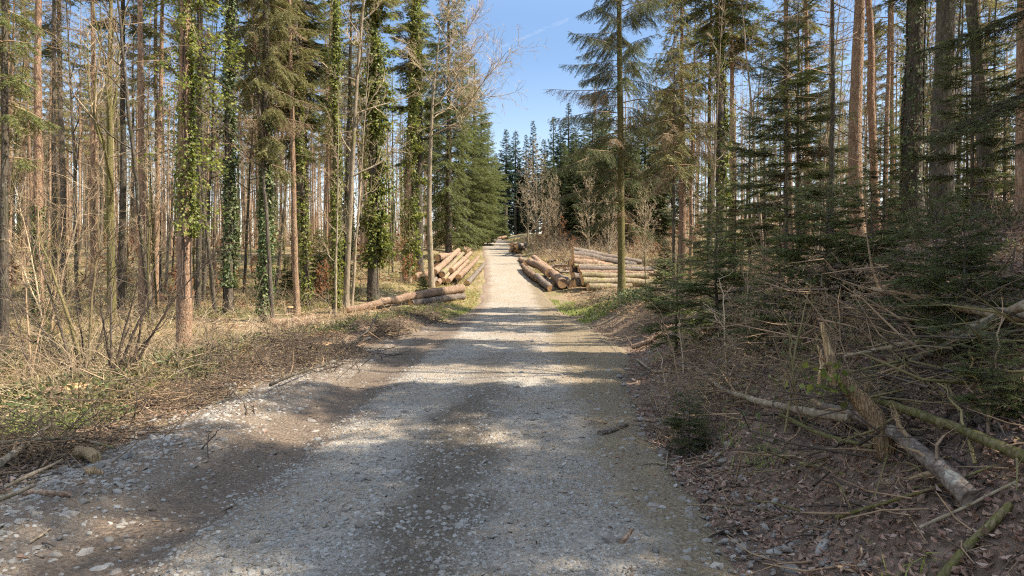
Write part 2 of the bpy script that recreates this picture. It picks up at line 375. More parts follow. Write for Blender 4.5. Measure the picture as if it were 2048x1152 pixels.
def nearm(nt, far): return ramp_out(nt, far, [(.1, 1.0), (.3, 0.0)])
def roadmat():
    m, nt = newmat('gravel road'); L = nt.links
    g = N(nt, 'ShaderNodeNewGeometry'); P = g.outputs['Position']
    lat = at(nt, 'lat'); yy = at(nt, 'dist')
    wob = N(nt, 'ShaderNodeTexNoise', i_Scale=.9, i_Detail=5, i_Roughness=.6); L.new(P, wob.inputs['Vector'])
    u = math_(nt, 'ADD', lat, math_(nt, 'MULTIPLY', math_(nt, 'SUBTRACT', wob.outputs[0], .5), 1.1))
    fine = N(nt, 'ShaderNodeTexNoise', i_Scale=35, i_Detail=5, i_Roughness=.7); L.new(P, fine.inputs['Vector'])
    big = N(nt, 'ShaderNodeTexNoise', i_Scale=.55, i_Detail=4, i_Roughness=.55); L.new(P, big.inputs['Vector'])
    v1 = N(nt, 'ShaderNodeTexVoronoi', i_Scale=34); L.new(P, v1.inputs['Vector'])
    v2 = N(nt, 'ShaderNodeTexVoronoi', i_Scale=75); L.new(P, v2.inputs['Vector'])
    v3 = N(nt, 'ShaderNodeTexVoronoi', i_Scale=11); L.new(P, v3.inputs['Vector'])
    sep = N(nt, 'ShaderNodeSeparateColor'); L.new(v1.outputs['Color'], sep.inputs[0])
    sep2 = N(nt, 'ShaderNodeSeparateColor'); L.new(v2.outputs['Color'], sep2.inputs[0])
    sep3 = N(nt, 'ShaderNodeSeparateColor'); L.new(v3.outputs['Color'], sep3.inputs[0])
    grav = ramp_out(nt, sep.outputs[0], [(0, (0.192, 0.167, 0.132)), (0.35, (0.311, 0.275, 0.23)), (0.75, (0.444, 0.406, 0.348)), (1, (0.592, 0.551, 0.487))])
    grav2 = ramp_out(nt, sep2.outputs[0], [(0, (0.237, 0.21, 0.174)), (0.5, (0.399, 0.362, 0.306)), (1, (0.592, 0.551, 0.487))])
    grav = mixc(nt, .5, grav, grav2)
    grav = mixc(nt, math_(nt, 'MULTIPLY', ramp_out(nt, sep3.outputs[1], [(.3, 0.0), (1, .55)]), ramp_out(nt, v3.outputs[0], [(.02, 1.0), (.05, 0.0)])), grav, (.42, .405, .38))
    grav = mixc(nt, ramp_out(nt, v1.outputs[0], [(.012, 0.0), (.022, .35)]), grav, (.12, .1, .08))
    mud = ramp_out(nt, fine.outputs[0], [(0.3, (0.083, 0.06, 0.042)), (0.5, (0.139, 0.102, 0.073)), (0.7, (0.2, 0.155, 0.117))])
    tan = ramp_out(nt, fine.outputs[0], [(.3, (.19, .145, .10)), (.7, (.33, .265, .195))])
    base = mixc(nt, ramp_out(nt, big.outputs[0], [(.40, 0.0), (.56, .85)]), grav, tan)
    # far stretch of the road turns paler and tanner
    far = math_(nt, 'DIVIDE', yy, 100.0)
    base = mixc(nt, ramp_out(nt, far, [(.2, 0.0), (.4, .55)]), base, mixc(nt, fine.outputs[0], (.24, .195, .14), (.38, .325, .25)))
    vg = math_(nt, 'MULTIPLY', ramp_out(nt, math_(nt, 'MULTIPLY', math_(nt, 'ABSOLUTE', math_(nt, 'ADD', u, .05)), .25), [(.31, 0.0), (.40, .85)]), ramp_out(nt, far, [(.25, 0.0), (.36, 1.0)]))
    base = mixc(nt, vg, base, ramp_out(nt, fine.outputs[0], [(.3, (.16, .105, .07)), (.7, (.31, .225, .16))]))
    # damp wheel mark, left mud lane, right dirt edge
    def band(c, w, soft):
        return math_(nt, 'SUBTRACT', 1.0, ramp_out(nt, math_(nt, 'ABSOLUTE', math_(nt, 'SUBTRACT', u, c)), [(w, 0.0), (w + soft, 1.0)]))
    nearf = ramp_out(nt, far, [(.08, 1.0), (.17, 0.0)])
    d1 = math_(nt, 'MULTIPLY', band(-.12, .22, .3), math_(nt, 'MULTIPLY', nearf, .95))
    base = mixc(nt, d1, base, ramp_out(nt, fine.outputs[0], [(0.3, (0.073, 0.056, 0.04)), (0.7, (0.167, 0.135, 0.1))]))
    midf = ramp_out(nt, far, [(.25, 1.0), (.4, .25)])
    d2 = math_(nt, 'MULTIPLY', band(-1.85, .32, .3), math_(nt, 'MULTIPLY', midf, .95))
    base = mixc(nt, d2, base, mud)
    rd = math_(nt, 'MULTIPLY', ramp_out(nt, u, [(1.15, 0.0), (1.6, 1.0)]) if False else ramp_out(nt, math_(nt, 'MULTIPLY', u, .25), [(.24, 0.0), (.34, .95)]), 1.0)
    base = mixc(nt, rd, base, ramp_out(nt, fine.outputs[0], [(0.3, (0.109, 0.081, 0.052)), (0.5, (0.189, 0.145, 0.09)), (0.7, (0.29, 0.232, 0.152))]))
    ld = ramp_out(nt, math_(nt, 'MULTIPLY', u, -.25), [(.54, 0.0), (.62, .85), (.9, .95)])  # gravel berm blended to mud, darkened also to suggest the shade on it
    base = mixc(nt, ld, base, mud)
    hb = math_(nt, 'ADD', math_(nt, 'MULTIPLY', math_(nt, 'SUBTRACT', 1.0, v1.outputs[0]), 1.0), math_(nt, 'MULTIPLY', fine.outputs[0], .5))
    hb = math_(nt, 'ADD', hb, math_(nt, 'MULTIPLY', math_(nt, 'SUBTRACT', 1.0, v3.outputs[0]), .6))
    wv = N(nt, 'ShaderNodeTexWave', i_Scale=2.6, i_Distortion=5.0, i_Detail=3.0); wv.bands_direction = 'Y'; L.new(P, wv.inputs['Vector'])
    hb = math_(nt, 'ADD', hb, math_(nt, 'MULTIPLY', math_(nt, 'MULTIPLY', d2, nearm(nt, far)), math_(nt, 'MULTIPLY', wv.outputs[0], 1.6)))
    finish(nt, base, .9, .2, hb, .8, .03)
    return m

# ------------------------------------------------------------------ object helpers
def tag(o, label=None, cat=None, group=None, kind=None):
    if label: o['label'] = label
    if cat: o['category'] = cat
    if group: o['group'] = group
    if kind: o['kind'] = kind
    return o
def empty(name, loc, rz=0, label=None, cat=None, group=None):
    o = bpy.data.objects.new(name, None); COL.objects.link(o)
    o.location = loc; o.rotation_euler = (0, 0, rz); o.empty_display_size = .2
    return tag(o, label, cat, group)
def dup(root, loc, rz=0, s=1, label=None, group=None, tilt=(0, 0)):
    r = root.copy(); COL.objects.link(r); r.location = loc; r.rotation_euler = (tilt[0], tilt[1], rz)
    r.scale = (s, s, s) if not hasattr(s, '__len__') else s
    if label: r['label'] = label
    if group: r['group'] = group
    for ch in list(root.children):
        c = ch.copy(); COL.objects.link(c); c.parent = r
        for gch in ch.children:
            d = gch.copy(); COL.objects.link(d); d.parent = c
    return r

# ------------------------------------------------------------------ sky, sun, camera
SUN_EL, SUN_AZ = 50.0, 96.0      # azimuth clockwise from the viewing direction (+Y)
w = bpy.data.worlds.new('World'); scene.world = w; w.use_nodes = True
nt = w.node_tree; nt.nodes.clear()
sky = nt.nodes.new('ShaderNodeTexSky'); sky.sky_type = 'NISHITA'; sky.sun_disc = False
sky.sun_elevation = R(SUN_EL); sky.sun_rotation = R(SUN_AZ); sky.air_density = .75; sky.dust_density = .05; sky.ozone_density = .8
bg = nt.nodes.new('ShaderNodeBackground'); bg.inputs[1].default_value = .15
wo = nt.nodes.new('ShaderNodeOutputWorld'); hsv = nt.nodes.new('ShaderNodeHueSaturation'); hsv.inputs['Saturation'].default_value = .8; nt.links.new(sky.outputs[0], hsv.inputs['Color']); 
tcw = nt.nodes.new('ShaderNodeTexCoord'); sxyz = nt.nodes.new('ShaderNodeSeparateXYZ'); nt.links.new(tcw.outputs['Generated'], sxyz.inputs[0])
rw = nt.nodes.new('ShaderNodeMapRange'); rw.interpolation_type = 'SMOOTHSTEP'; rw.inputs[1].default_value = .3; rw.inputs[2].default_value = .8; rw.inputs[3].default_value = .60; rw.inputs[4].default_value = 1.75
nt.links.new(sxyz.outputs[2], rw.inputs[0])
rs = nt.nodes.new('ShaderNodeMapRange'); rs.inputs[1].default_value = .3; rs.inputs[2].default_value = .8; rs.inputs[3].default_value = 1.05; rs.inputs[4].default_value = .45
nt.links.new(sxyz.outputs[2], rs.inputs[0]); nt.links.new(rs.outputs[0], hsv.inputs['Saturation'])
vm = nt.nodes.new('ShaderNodeVectorMath'); vm.operation = 'SCALE'; nt.links.new(hsv.outputs[0], vm.inputs[0]); nt.links.new(rw.outputs[0], vm.inputs['Scale'])     # extra brightness added overhead to lift the road shade, sky dimmed lower down
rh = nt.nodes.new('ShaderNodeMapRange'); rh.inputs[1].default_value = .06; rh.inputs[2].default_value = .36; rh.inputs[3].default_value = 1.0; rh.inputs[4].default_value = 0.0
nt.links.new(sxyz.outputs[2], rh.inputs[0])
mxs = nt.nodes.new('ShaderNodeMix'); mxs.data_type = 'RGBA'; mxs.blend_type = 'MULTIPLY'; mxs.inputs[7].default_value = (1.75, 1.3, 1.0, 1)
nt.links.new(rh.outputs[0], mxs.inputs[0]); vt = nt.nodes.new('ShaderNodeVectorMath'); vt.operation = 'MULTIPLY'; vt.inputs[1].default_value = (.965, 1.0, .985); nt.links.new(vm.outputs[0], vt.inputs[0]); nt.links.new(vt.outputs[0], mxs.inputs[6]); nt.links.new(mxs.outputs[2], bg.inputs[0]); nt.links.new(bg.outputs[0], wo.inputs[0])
sl = bpy.data.lights.new('sun', 'SUN'); sl.energy = 4.7; sl.angle = R(.53); sl.color = (1, .91, .76)
so = bpy.data.objects.new('sun', sl); COL.objects.link(so)
sd = Vector((math.sin(R(SUN_AZ)) * math.cos(R(SUN_EL)), math.cos(R(SUN_AZ)) * math.cos(R(SUN_EL)), math.sin(R(SUN_EL))))
so.rotation_euler = sd.to_track_quat('Z', 'Y').to_euler(); so.location = (60, 10, 60)
cam = bpy.data.cameras.new('camera'); co = bpy.data.objects.new('camera', cam); COL.objects.link(co)
cam.sensor_width = 36; cam.lens = 24; co.location = (0, 0, EYE); co.rotation_euler = (R(90), 0, 0)
cam.shift_y = -(576 - HY) / 2048; cam.clip_start = .05; cam.clip_end = 60000
scene.camera = co
scene.view_settings.view_transform = 'Standard'; scene.view_settings.look = 'None'
scene.view_settings.exposure = 1.45; scene.view_settings.gamma = 1
cy = scene.cycles
cy.use_denoising = False; cy.filter_width = 1.2
cy.max_bounces = 8; cy.diffuse_bounces = 6; cy.glossy_bounces = 2; cy.transmission_bounces = 4; cy.transparent_max_bounces = 4
cy.sample_clamp_indirect = 6; cy.use_adaptive_sampling = True; cy.adaptive_threshold = .015

# ------------------------------------------------------------------ ground and road
def ground():
    def axis(lo, hi, near, n, p):
        t = np.linspace(-1, 1, n); s = np.sign(t) * np.abs(t) ** p
        return np.where(s < 0, near + s * (near - lo), near + s * (hi - near))
    xs = axis(-420, 420, 0, 420, 2.6)
    ys = np.concatenate([np.linspace(-40, 2, 30)[:-1], np.geomspace(2, 600, 430)])
    gx, gy = np.meshgrid(xs, ys)
    z = Hh(gx, gy)
    u = gx - xc(gy)
    inside = np.minimum(u - ul(gy), ur(gy) - u)
    z = z - .02 * np.clip(inside / .5, 0, 1) * 1.5
    nx, ny = len(xs), len(ys)
    i = np.arange(ny - 1)[:, None] * nx + np.arange(nx - 1)[None]
    f = np.stack([i, i + 1, i + nx + 1, i + nx], -1).reshape(-1, 4)
    mb = MB(); mb.add(np.stack([gx, gy, z], -1), f)
    o = mb.build('ground', [groundmat()])
    a = o.data.attributes.new('side', 'FLOAT', 'POINT')
    side = smooth((u + 2.5) / 2) * np.clip(1.25 - gy / 40, 0, 1) + .9 * np.exp(-((u - ul(gy) + .7) / 1.1) ** 2) * np.clip((34 - gy) / 8, 0, 1)
    a.data.foreach_set('value', np.clip(side, 0, 1).astype(np.float32).ravel())
    tag(o, kind='structure')
def road():
    ys = np.concatenate([np.linspace(-30, 2, 40)[:-1], np.geomspace(2, 40, 330)[:-1], np.linspace(40, 190, 200)])
    nx = 130
    t = np.linspace(0, 1, nx)[None]
    y = ys[:, None] + 0 * t
    ragL = .35 * fbm(y[:, 0] * .9, y[:, 0] * 0, 77)[:, None] * 2; ragR = .25 * fbm(y[:, 0] * .8, y[:, 0] * 0 + 9, 78)[:, None] * 2
    a = ul(y) + ragL; b = ur(y) + ragR
    u = a + (b - a) * t
    x = u + xc(y)
    e = np.minimum(u - a, b - u)
    z = Hh(x, y) + .018 - .07 * (1 - smooth(e / .35))
    z = z + .008 * fbm(x * 9, y * 9, 90) * np.clip((14 - y) / 6, 0, 1)
    ny = len(ys)
    i = np.arange(ny - 1)[:, None] * nx + np.arange(nx - 1)[None]
    f = np.stack([i, i + 1, i + nx + 1, i + nx], -1).reshape(-1, 4)
    mb = MB(); mb.add(np.stack([x, y, z], -1), f)
    o = mb.build('road', [roadmat()])
    q = o.data.attributes.new('lat', 'FLOAT', 'POINT'); q.data.foreach_set('value', u.astype(np.float32).ravel())
    q = o.data.attributes.new('dist', 'FLOAT', 'POINT'); q.data.foreach_set('value', y.astype(np.float32).ravel())
    tag(o, kind='structure')
ground(); road()
#@@PART2
# ------------------------------------------------------------------ plants
UP = np.array([0, 0, 1.0])
def conifer(g, H, z0, Rm, nb, step=.06, nlen=.05, nw=.016, gap=.13, droop=.35, hang=.3, prof=.85, dens=1.0,
            bare=.12, twig=.42, flat=.35, lowdead=0.0, r_br=.02, mul=2.2, subgap=None):
    """boughs of a conifer: slot 0 wood, slot 1 needles, slot 2 dry needles"""
    mb = MB(); A = []; D = []; LT = []; DEAD = []
    for i in range(nb):
        t = (i + g.uniform(0, 1)) / nb
        z = z0 + (H - z0) * t ** .9
        az = i * 2.39996 + g.normal() * .35
        pr = (1 - t) ** prof * min(1, .62 + 2.2 * t)
        L = Rm * pr * (g.uniform(.5, 1.15) if Rm > 2 else g.uniform(.62, 1.12)) + .12
        rise = .05 + .55 * t + g.normal() * .08; dr = droop * (1 - .75 * t) * g.uniform(.6, 1.4)
        s = np.linspace(0, 1, 7)
        side = np.cumsum(g.normal(size=7)) * .02 * L
        r = s * L * (1 - .12 * s)
        pts = np.stack([np.cos(az) * r - np.sin(az) * side, np.sin(az) * r + np.cos(az) * side,
                        z + L * (rise * s - dr * 1.5 * s ** 2 + dr * .85 * s ** 3)], 1)
        tube(mb, pts, np.linspace(r_br * (.4 + .6 * (1 - t)) * (.5 + L / Rm), .003, 7), 4, 0, False)
        dead = g.random() < lowdead * max(0, 1 - t * 3)
        m = max(2, int(L * (1 - bare) / gap * dens))
        ss = np.clip(bare + (1 - bare) * (np.arange(m) + g.uniform(0, 1, m)) / m, 0, .995)
        k = np.minimum((ss * 6).astype(int), 5); fr = ss * 6 - k
        P = pts[k] * (1 - fr[:, None]) + pts[k + 1] * fr[:, None]
        T = unit(pts[k + 1] - pts[k])
        S = unit(np.cross(T, UP))
        for sg in (-1, 1):
            lt = np.minimum(twig * L * (1 - ss) ** .8 + .10, .95) * g.uniform(.55, 1.2, m)
            d = T * g.uniform(.5, .9, m)[:, None] + S * sg * g.uniform(.6, 1., m)[:, None] - UP * (hang * g.uniform(.3, 1.6, m))[:, None] + UP * g.normal(size=(m, 1)) * .12
            A.append(P); D.append(unit(d)); LT.append(lt); DEAD.append(np.full(m, dead))
        # the tip and the top side of the bough itself
        A.append(pts[[3, 4, 5]]); D.append(unit(pts[[4, 5, 6]] - pts[[3, 4, 5]])); LT.append(np.linalg.norm(pts[[4, 5, 6]] - pts[[3, 4, 5]], axis=1)); DEAD.append(np.full(3, dead))
    A = np.concatenate(A); D = np.concatenate(D); LT = np.concatenate(LT); DEAD = np.concatenate(DEAD)
    sag = hang * .3
    # side shoots along the longer twigs
    sgp = subgap or gap * .62
    ns = np.where(LT > .22, (LT / sgp * 1.6).astype(int), 0); ix = np.repeat(np.arange(len(A)), ns); kk = np.arange(len(ix)) - np.repeat(np.cumsum(ns) - ns, ns)
    f = (kk + g.uniform(0, 1, len(ix))) / ns[ix] * .9 + .08
    sA = A[ix] + D[ix] * (LT[ix] * f)[:, None]; sA[:, 2] -= sag * LT[ix] * f ** 2
    sS = unit(np.cross(D[ix], UP)) * np.where(kk % 2 == 0, 1, -1)[:, None]
    sD = unit(D[ix] * g.uniform(.5, 1, (len(ix), 1)) + sS * g.uniform(.45, 1, (len(ix), 1)) + UP * (g.normal(size=(len(ix), 1)) * flat * .6 - hang * .3))
    sL = np.minimum(LT[ix] * .5 * (1.05 - f) + .05, .4) * g.uniform(.6, 1.3, len(ix))
    A = np.concatenate([A, sA]); D = np.concatenate([D, sD]); LT = np.concatenate([LT, sL]); DEAD = np.concatenate([DEAD, DEAD[ix]])
    E = A + D * LT[:, None]; E[:, 2] -= sag * LT
    keep = LT > .16
    sticks(mb, A[keep], E[keep], .0045, .002, 0, 3)
    n = np.maximum(2, (LT / step * 2 * mul).astype(int))
    n = np.where(DEAD, (n * .25).astype(int) + 1, n)
    idx = np.repeat(np.arange(len(A)), n)
    off = np.arange(len(idx)) - np.repeat(np.cumsum(n) - n, n)
    tt = (off + g.uniform(0, 1, len(idx))) / n[idx]
    p = A[idx] + D[idx] * (LT[idx] * tt)[:, None]; p[:, 2] -= sag * LT[idx] * tt ** 2
    S = unit(np.cross(D[idx], UP)); sg = np.where(off % 2 == 0, 1, -1)[:, None]
    nd = unit(D[idx] * g.uniform(.5, .95, (len(idx), 1)) + S * sg * g.uniform(.4, .95, (len(idx), 1)) + UP * (g.normal(size=(len(idx), 1)) * flat - hang * .25))
    sd = unit(D[idx] + g.normal(size=(len(idx), 3)) * .35)
    ln = nlen * g.uniform(.7, 1.3, len(idx)); wd = nw * g.uniform(.7, 1.3, len(idx))
    dd = DEAD[idx]
    for q, mt in ((~dd, 1), (dd, 2)):
        needles(mb, p[q], nd[q], sd[q], ln[q], wd[q], mt)
    return mb

def trunk_mb(g, H, r, k=12, wob=.03, flare=1.45, top=.12, path=None, rough=.035, stubs=0, stubz=(1, 8), deadmat=1):
    mb = MB()
    n = max(10, int(H * 1.6))
    z = np.linspace(0, 1, n) ** 1.25 * H
    if path is None:
        wx = np.cumsum(g.normal(size=n)) * wob * .35; wy = np.cumsum(g.normal(size=n)) * wob * .35
        wx -= wx[0]; wy -= wy[0]
    else:
        wx = np.interp(z, [q[0] for q in path], [q[1] for q in path]); wy = np.cumsum(g.normal(size=n)) * wob * .2
        kk = np.ones(5) / 5; wx = np.convolve(np.pad(wx, 2, mode='edge'), kk, 'valid')
    rad = r * (1 - (1 - top) * (z / H) ** 1.1) * (1 + (flare - 1) * np.exp(-z / (r * 1.6)))
    pts = np.stack([wx, wy, z], 1); pts[0, 2] = -.35
    tube(mb, pts, rad, k, 0, True, rough, int(g.integers(1e6)))
    if stubs:
        zz = g.uniform(stubz[0], stubz[1], stubs); az = g.uniform(0, 2 * np.pi, stubs)
        L = g.uniform(.15, 1.5, stubs) ** 1.3
        cx = np.interp(zz, z, wx); cyy = np.interp(zz, z, wy)
        d = unit(np.stack([np.cos(az), np.sin(az), g.normal(-.15, .25, stubs)], 1))
        a = np.stack([cx, cyy, zz], 1); mid = a + d * L[:, None] * .5; b = a + d * L[:, None]; b[:, 2] -= .12 * L ** 2
        sticks(mb, a, mid, .011, .007, deadmat); sticks(mb, mid, b, .007, .002, deadmat)
        m = 5
        ii = np.repeat(np.arange(stubs), m); f = g.uniform(.35, 1, len(ii))
        p = mid[ii] * (1 - f[:, None]) + b[ii] * f[:, None]
        dd = unit(d[ii] + g.normal(size=(len(ii), 3)) * .7 - UP * .35)
        sticks(mb, p, p + dd * (L[ii] * g.uniform(.15, .45, len(ii)))[:, None], .003, .001, deadmat)
    return mb, z, wx, wy, rad

def ivy(g, z, wx, wy, rad, z0, z1, n, out=.1, size=.065, side=None, shoots=0, shoot_z=(3, 8), shoot_len=.8, sa=None):
    mb = MB()
    zz = g.uniform(z0, z1, n); az = g.uniform(0, 2 * np.pi, n)
    if side is not None: az = np.where(g.random(n) < .55, g.normal(side, .8, n), az)
    cl = vnoise(az * 1.3, zz * 1.1, 3)
    q = cl > .3; zz, az, cl = zz[q], az[q], cl[q]; n = len(zz)
    r = np.interp(zz, z, rad) + .01 + np.abs(g.normal(size=n)) * out * (cl * 1.6) ** 1.5
    P = np.stack([np.interp(zz, z, wx) + np.cos(az) * r, np.interp(zz, z, wy) + np.sin(az) * r, zz], 1)
    nr = unit(np.stack([np.cos(az), np.sin(az), np.full(n, .5)], 1) + g.normal(size=(n, 3)) * .45)
    d = unit(np.stack([np.cos(az) * .3, np.sin(az) * .3, np.full(n, -.8)], 1) + g.normal(size=(n, 3)) * .6)
    sz = size * g.uniform(.6, 1.35, n)
    leaves(mb, P, d, nr, sz, sz * .95, 0, -.12)
    # the climbing stems
    for i in range(5):
        a0 = g.uniform(0, 6.28); zs = np.linspace(max(0, z0 - 1.2), z1, 24); aa = a0 + np.cumsum(g.normal(size=24)) * .16
        rr = np.interp(zs, z, rad) + .012
        tube(mb, np.stack([np.interp(zs, z, wx) + np.cos(aa) * rr, np.interp(zs, z, wy) + np.sin(aa) * rr, zs], 1), np.full(24, .014), 4, 1, False)
    for i in range(shoots):
        zz = g.uniform(*shoot_z); a = g.normal(sa, .75) + (np.pi if g.random() < .16 else 0) if sa is not None else g.uniform(0, 6.28)
        p = np.array([np.interp(zz, z, wx), np.interp(zz, z, wy), zz]); d = unit(np.array([np.cos(a), np.sin(a), g.uniform(-.25, .45)]))
        L = shoot_len * g.uniform(.4, 1.25); s = np.linspace(0, 1, 6)
        pts = p + d * (s * L)[:, None] + UP * (-.25 * L * s ** 2)[:, None] + g.normal(size=(6, 3)) * .02
        tube(mb, pts, np.linspace(.008, .003, 6), 3, 1, False)
        m = int(34 * L / .8) + 6; t = g.uniform(.25, 1.05, m) ** .6
        P = p + d * (t * L)[:, None] + UP * (-.25 * L * t ** 2)[:, None] + g.normal(size=(m, 3)) * .085
        sz = size * g.uniform(.8, 1.6, m)
        leaves(mb, P, unit(g.normal(size=(m, 3)) * .7 + d - UP * .5), unit(g.normal(size=(m, 3)) * .5 + UP), sz, sz * .95, 0, -.12)
    return mb

def grow(g, p, d, L, n, wig, up=0.0):
    pts = [np.array(p, float)]; d = unit(np.array(d, float))
    for i in range(n):
        d = unit(d + g.normal(size=3) * wig + UP * up)
        pts.append(pts[-1] + d * L / n)
    return np.array(pts)

def bare_crown(g, path, rad, z0, n1, L1, n2=9, n3=5, up=.12, spread=.9, mat=0, twig=1, el=.5, az0=None, leafmat_=None, leafn=0, r3=.002):
    """leafless limbs of a broadleaved tree along a trunk path"""
    mb = MB()
    zz = path[:, 2]; H = zz[-1]
    Sa = []; Sb = []; LV = []
    for i in range(n1):
        t = (i + g.random()) / n1
        z = z0 + (H - z0) * t
        p = np.array([np.interp(z, zz, path[:, 0]), np.interp(z, zz, path[:, 1]), z])
        az = i * 2.4 + g.normal() * .5 if az0 is None else g.normal(az0, .9)
        e = el + .5 * t + g.normal() * .15
        L = L1 * (1 - .62 * t) * g.uniform(.6, 1.2)
        br = grow(g, p, (np.cos(az) * spread, np.sin(az) * spread, e), L, 8, .13, up)
        r0 = min(np.interp(z, zz, rad) * .55, .012 + .014 * L)
        tube(mb, br, np.linspace(r0, .004, 9), 5, mat, False)
        for j in range(n2):
            f = g.uniform(.2, 1) * 7.99; k = int(f); q = br[k] + (br[k + 1] - br[k]) * (f - k)
            dd = unit(unit(br[k + 1] - br[k]) + g.normal(size=3) * .6 + UP * .1)
            l2 = L * g.uniform(.18, .5) * (1.15 - f / 11)
            b2 = grow(g, q, dd, l2, 4, .16, .06)
            sticks(mb, b2[:-1], b2[1:], np.linspace(.3 * r0 + .002, .004, 4), np.linspace(.25 * r0 + .0018, .0028, 4), twig)
            for h in range(n3):
                k2 = int(g.integers(0, 4)); a = b2[k2] + (b2[k2 + 1] - b2[k2]) * g.random()
                d3 = unit(unit(b2[k2 + 1] - b2[k2]) + g.normal(size=3) * .65)
                e3 = a + d3 * l2 * g.uniform(.2, .5)
                Sa.append(a); Sb.append(e3)
                if leafn:
                    for _ in range(leafn): LV.append(a + (e3 - a) * g.random())
    Sa = np.array(Sa); Sb = np.array(Sb)
    sticks(mb, Sa, Sb, r3 * 1.5, r3 * .6, twig)
    dr = unit(Sb - Sa)
    for _ in range(2):
        f = g.uniform(.3, .9, (len(Sa), 1)); q = Sa + (Sb - Sa) * f
        sticks(mb, q, q + unit(dr + g.normal(size=dr.shape) * .6) * (np.linalg.norm(Sb - Sa, axis=1, keepdims=True) * .5), r3, r3 * .5, twig)
    if leafn:
        P = np.array(LV); n = len(P); sz = g.uniform(.05, .09, n)
        leaves(mb, P, unit(g.normal(size=(n, 3)) - UP * .6), unit(g.normal(size=(n, 3)) + UP), sz, sz * .6, 2)
    return mb

class Kind:
    """first use moves the built plant itself, later uses copy it with its parts"""
    def __init__(s, root): s.root = root; s.used = False
    def put(s, x, y, rz, sc, label, group=None, dz=0, tilt=(0, 0), name=None):
        loc = (x, y, H1(x, y) + dz)
        if not s.used:
            s.used = True; r = s.root; r.location = loc; r.rotation_euler = (tilt[0], tilt[1], rz)
            r.scale = (sc, sc, sc) if not hasattr(sc, '__len__') else sc
            r['label'] = label
            if group: r['group'] = group
            return r
        return dup(s.root, loc, rz, sc, label, group, tilt)

# --- prototypes -----------------------------------------------------
def proto_forest_spruce(seed, H, r, z0, Rm, nb, needle, dead=.5, stubs=45, bark='spruce_bark', step=.11, **kw):
    g = np.random.default_rng(seed)
    root = empty('spruce_tree', (0, 0, 0), 0, None, 'tree')
    tm, z, wx, wy, rad = trunk_mb(g, H, r, 9, .03, stubs=stubs, stubz=(1.5, z0 + 3))
    tm.build('trunk', [M[bark], M['brown_twig']], root)
    conifer(g, H, z0, Rm, nb, step=step, nlen=step * .9, nw=step * .36, gap=.2, lowdead=dead, mul=3.0, **kw).build('crown', [M['brown_twig'], M[needle], M['needle_dead']], root)
    return Kind(root)
def proto_full_spruce(seed, H, r, z0, Rm, nb, needle, step, bark='dark_bark', name='spruce_tree', stubs=0, **kw):
    g = np.random.default_rng(seed)
    root = empty(name, (0, 0, 0), 0, None, 'tree')
    tm, *_ = trunk_mb(g, H, r, 9, .015, stubs=stubs, stubz=(.8, max(z0, 2)))
    tm.build('trunk', [M[bark], M['dark_twig']], root)
    conifer(g, H, z0, Rm, nb, step=step, nlen=step * .95, nw=step * .34, **kw).build('crown', [M['dark_twig'], M[needle], M['needle_dead']], root)
    return Kind(root)
def proto_bare(seed, H, r, z0, n1, L1, bark, twig, name='leafless_tree', **kw):
    g = np.random.default_rng(seed)
    root = empty(name, (0, 0, 0), 0, None, 'tree')
    tm, z, wx, wy, rad = trunk_mb(g, H, r, 9, .05, 1.3, .06)
    tm.build('trunk', [M[bark], M[twig]], root)
    path = np.stack([wx, wy, z], 1)
    bare_crown(g, path, rad, z0, n1, L1, **kw).build('crown', [M[bark], M[twig], M['russet']], root)
    return Kind(root)

# --- the forest left of the road -------------------------------------
def named_tree(px, d, diam, H, label, kind='spruce', z0=None, Rm=1.8, nb=60, needle='needle_olive', bark='spruce_bark', path=None,
               ivy_=None, ivymat='ivy_leaf', stubs=40, stubz=(1.5, 9), step=.09, crown=True, cw=None, px_h=None, name=None, seed=None, **kw):
    g = np.random.default_rng(seed if seed is not None else int(px * 7 + d))
    x = X(px, d); z = H1(x, d)
    root = empty(name or ('spruce_tree' if kind == 'spruce' else 'leafless_tree'), (x, d, z), 0, label, 'tree')
    if path is not None: path = [(0, 0)] + [((EYE + (HY - q[1]) / F * d) - z, X(q[0], d) - x) for q in path]
    tm, zz, wx, wy, rad = trunk_mb(g, H, diam / 2, 14, .025, path=path, stubs=stubs, stubz=stubz)
    tm.build('trunk', [M[bark], M['brown_twig']], root)
    if crown:
        if kind == 'spruce':
            conifer(g, H, z0 if z0 is not None else H * .45, Rm, nb, step=step, nlen=step * .9, nw=step * .36, **kw).build('crown', [M['brown_twig'], M[needle], M['needle_dead']], root)
        else:
            bare_crown(g, np.stack([wx, wy, zz], 1), rad, z0 if z0 is not None else 4, **(cw or dict(n1=16, L1=3))).build('crown', [M[bark], M['pale_twig'], M['russet']], root)
    if ivy_:
        ivy(g, zz, wx, wy, rad, **ivy_).build('ivy', [M[ivymat], M['dark_twig']], root)
    return root

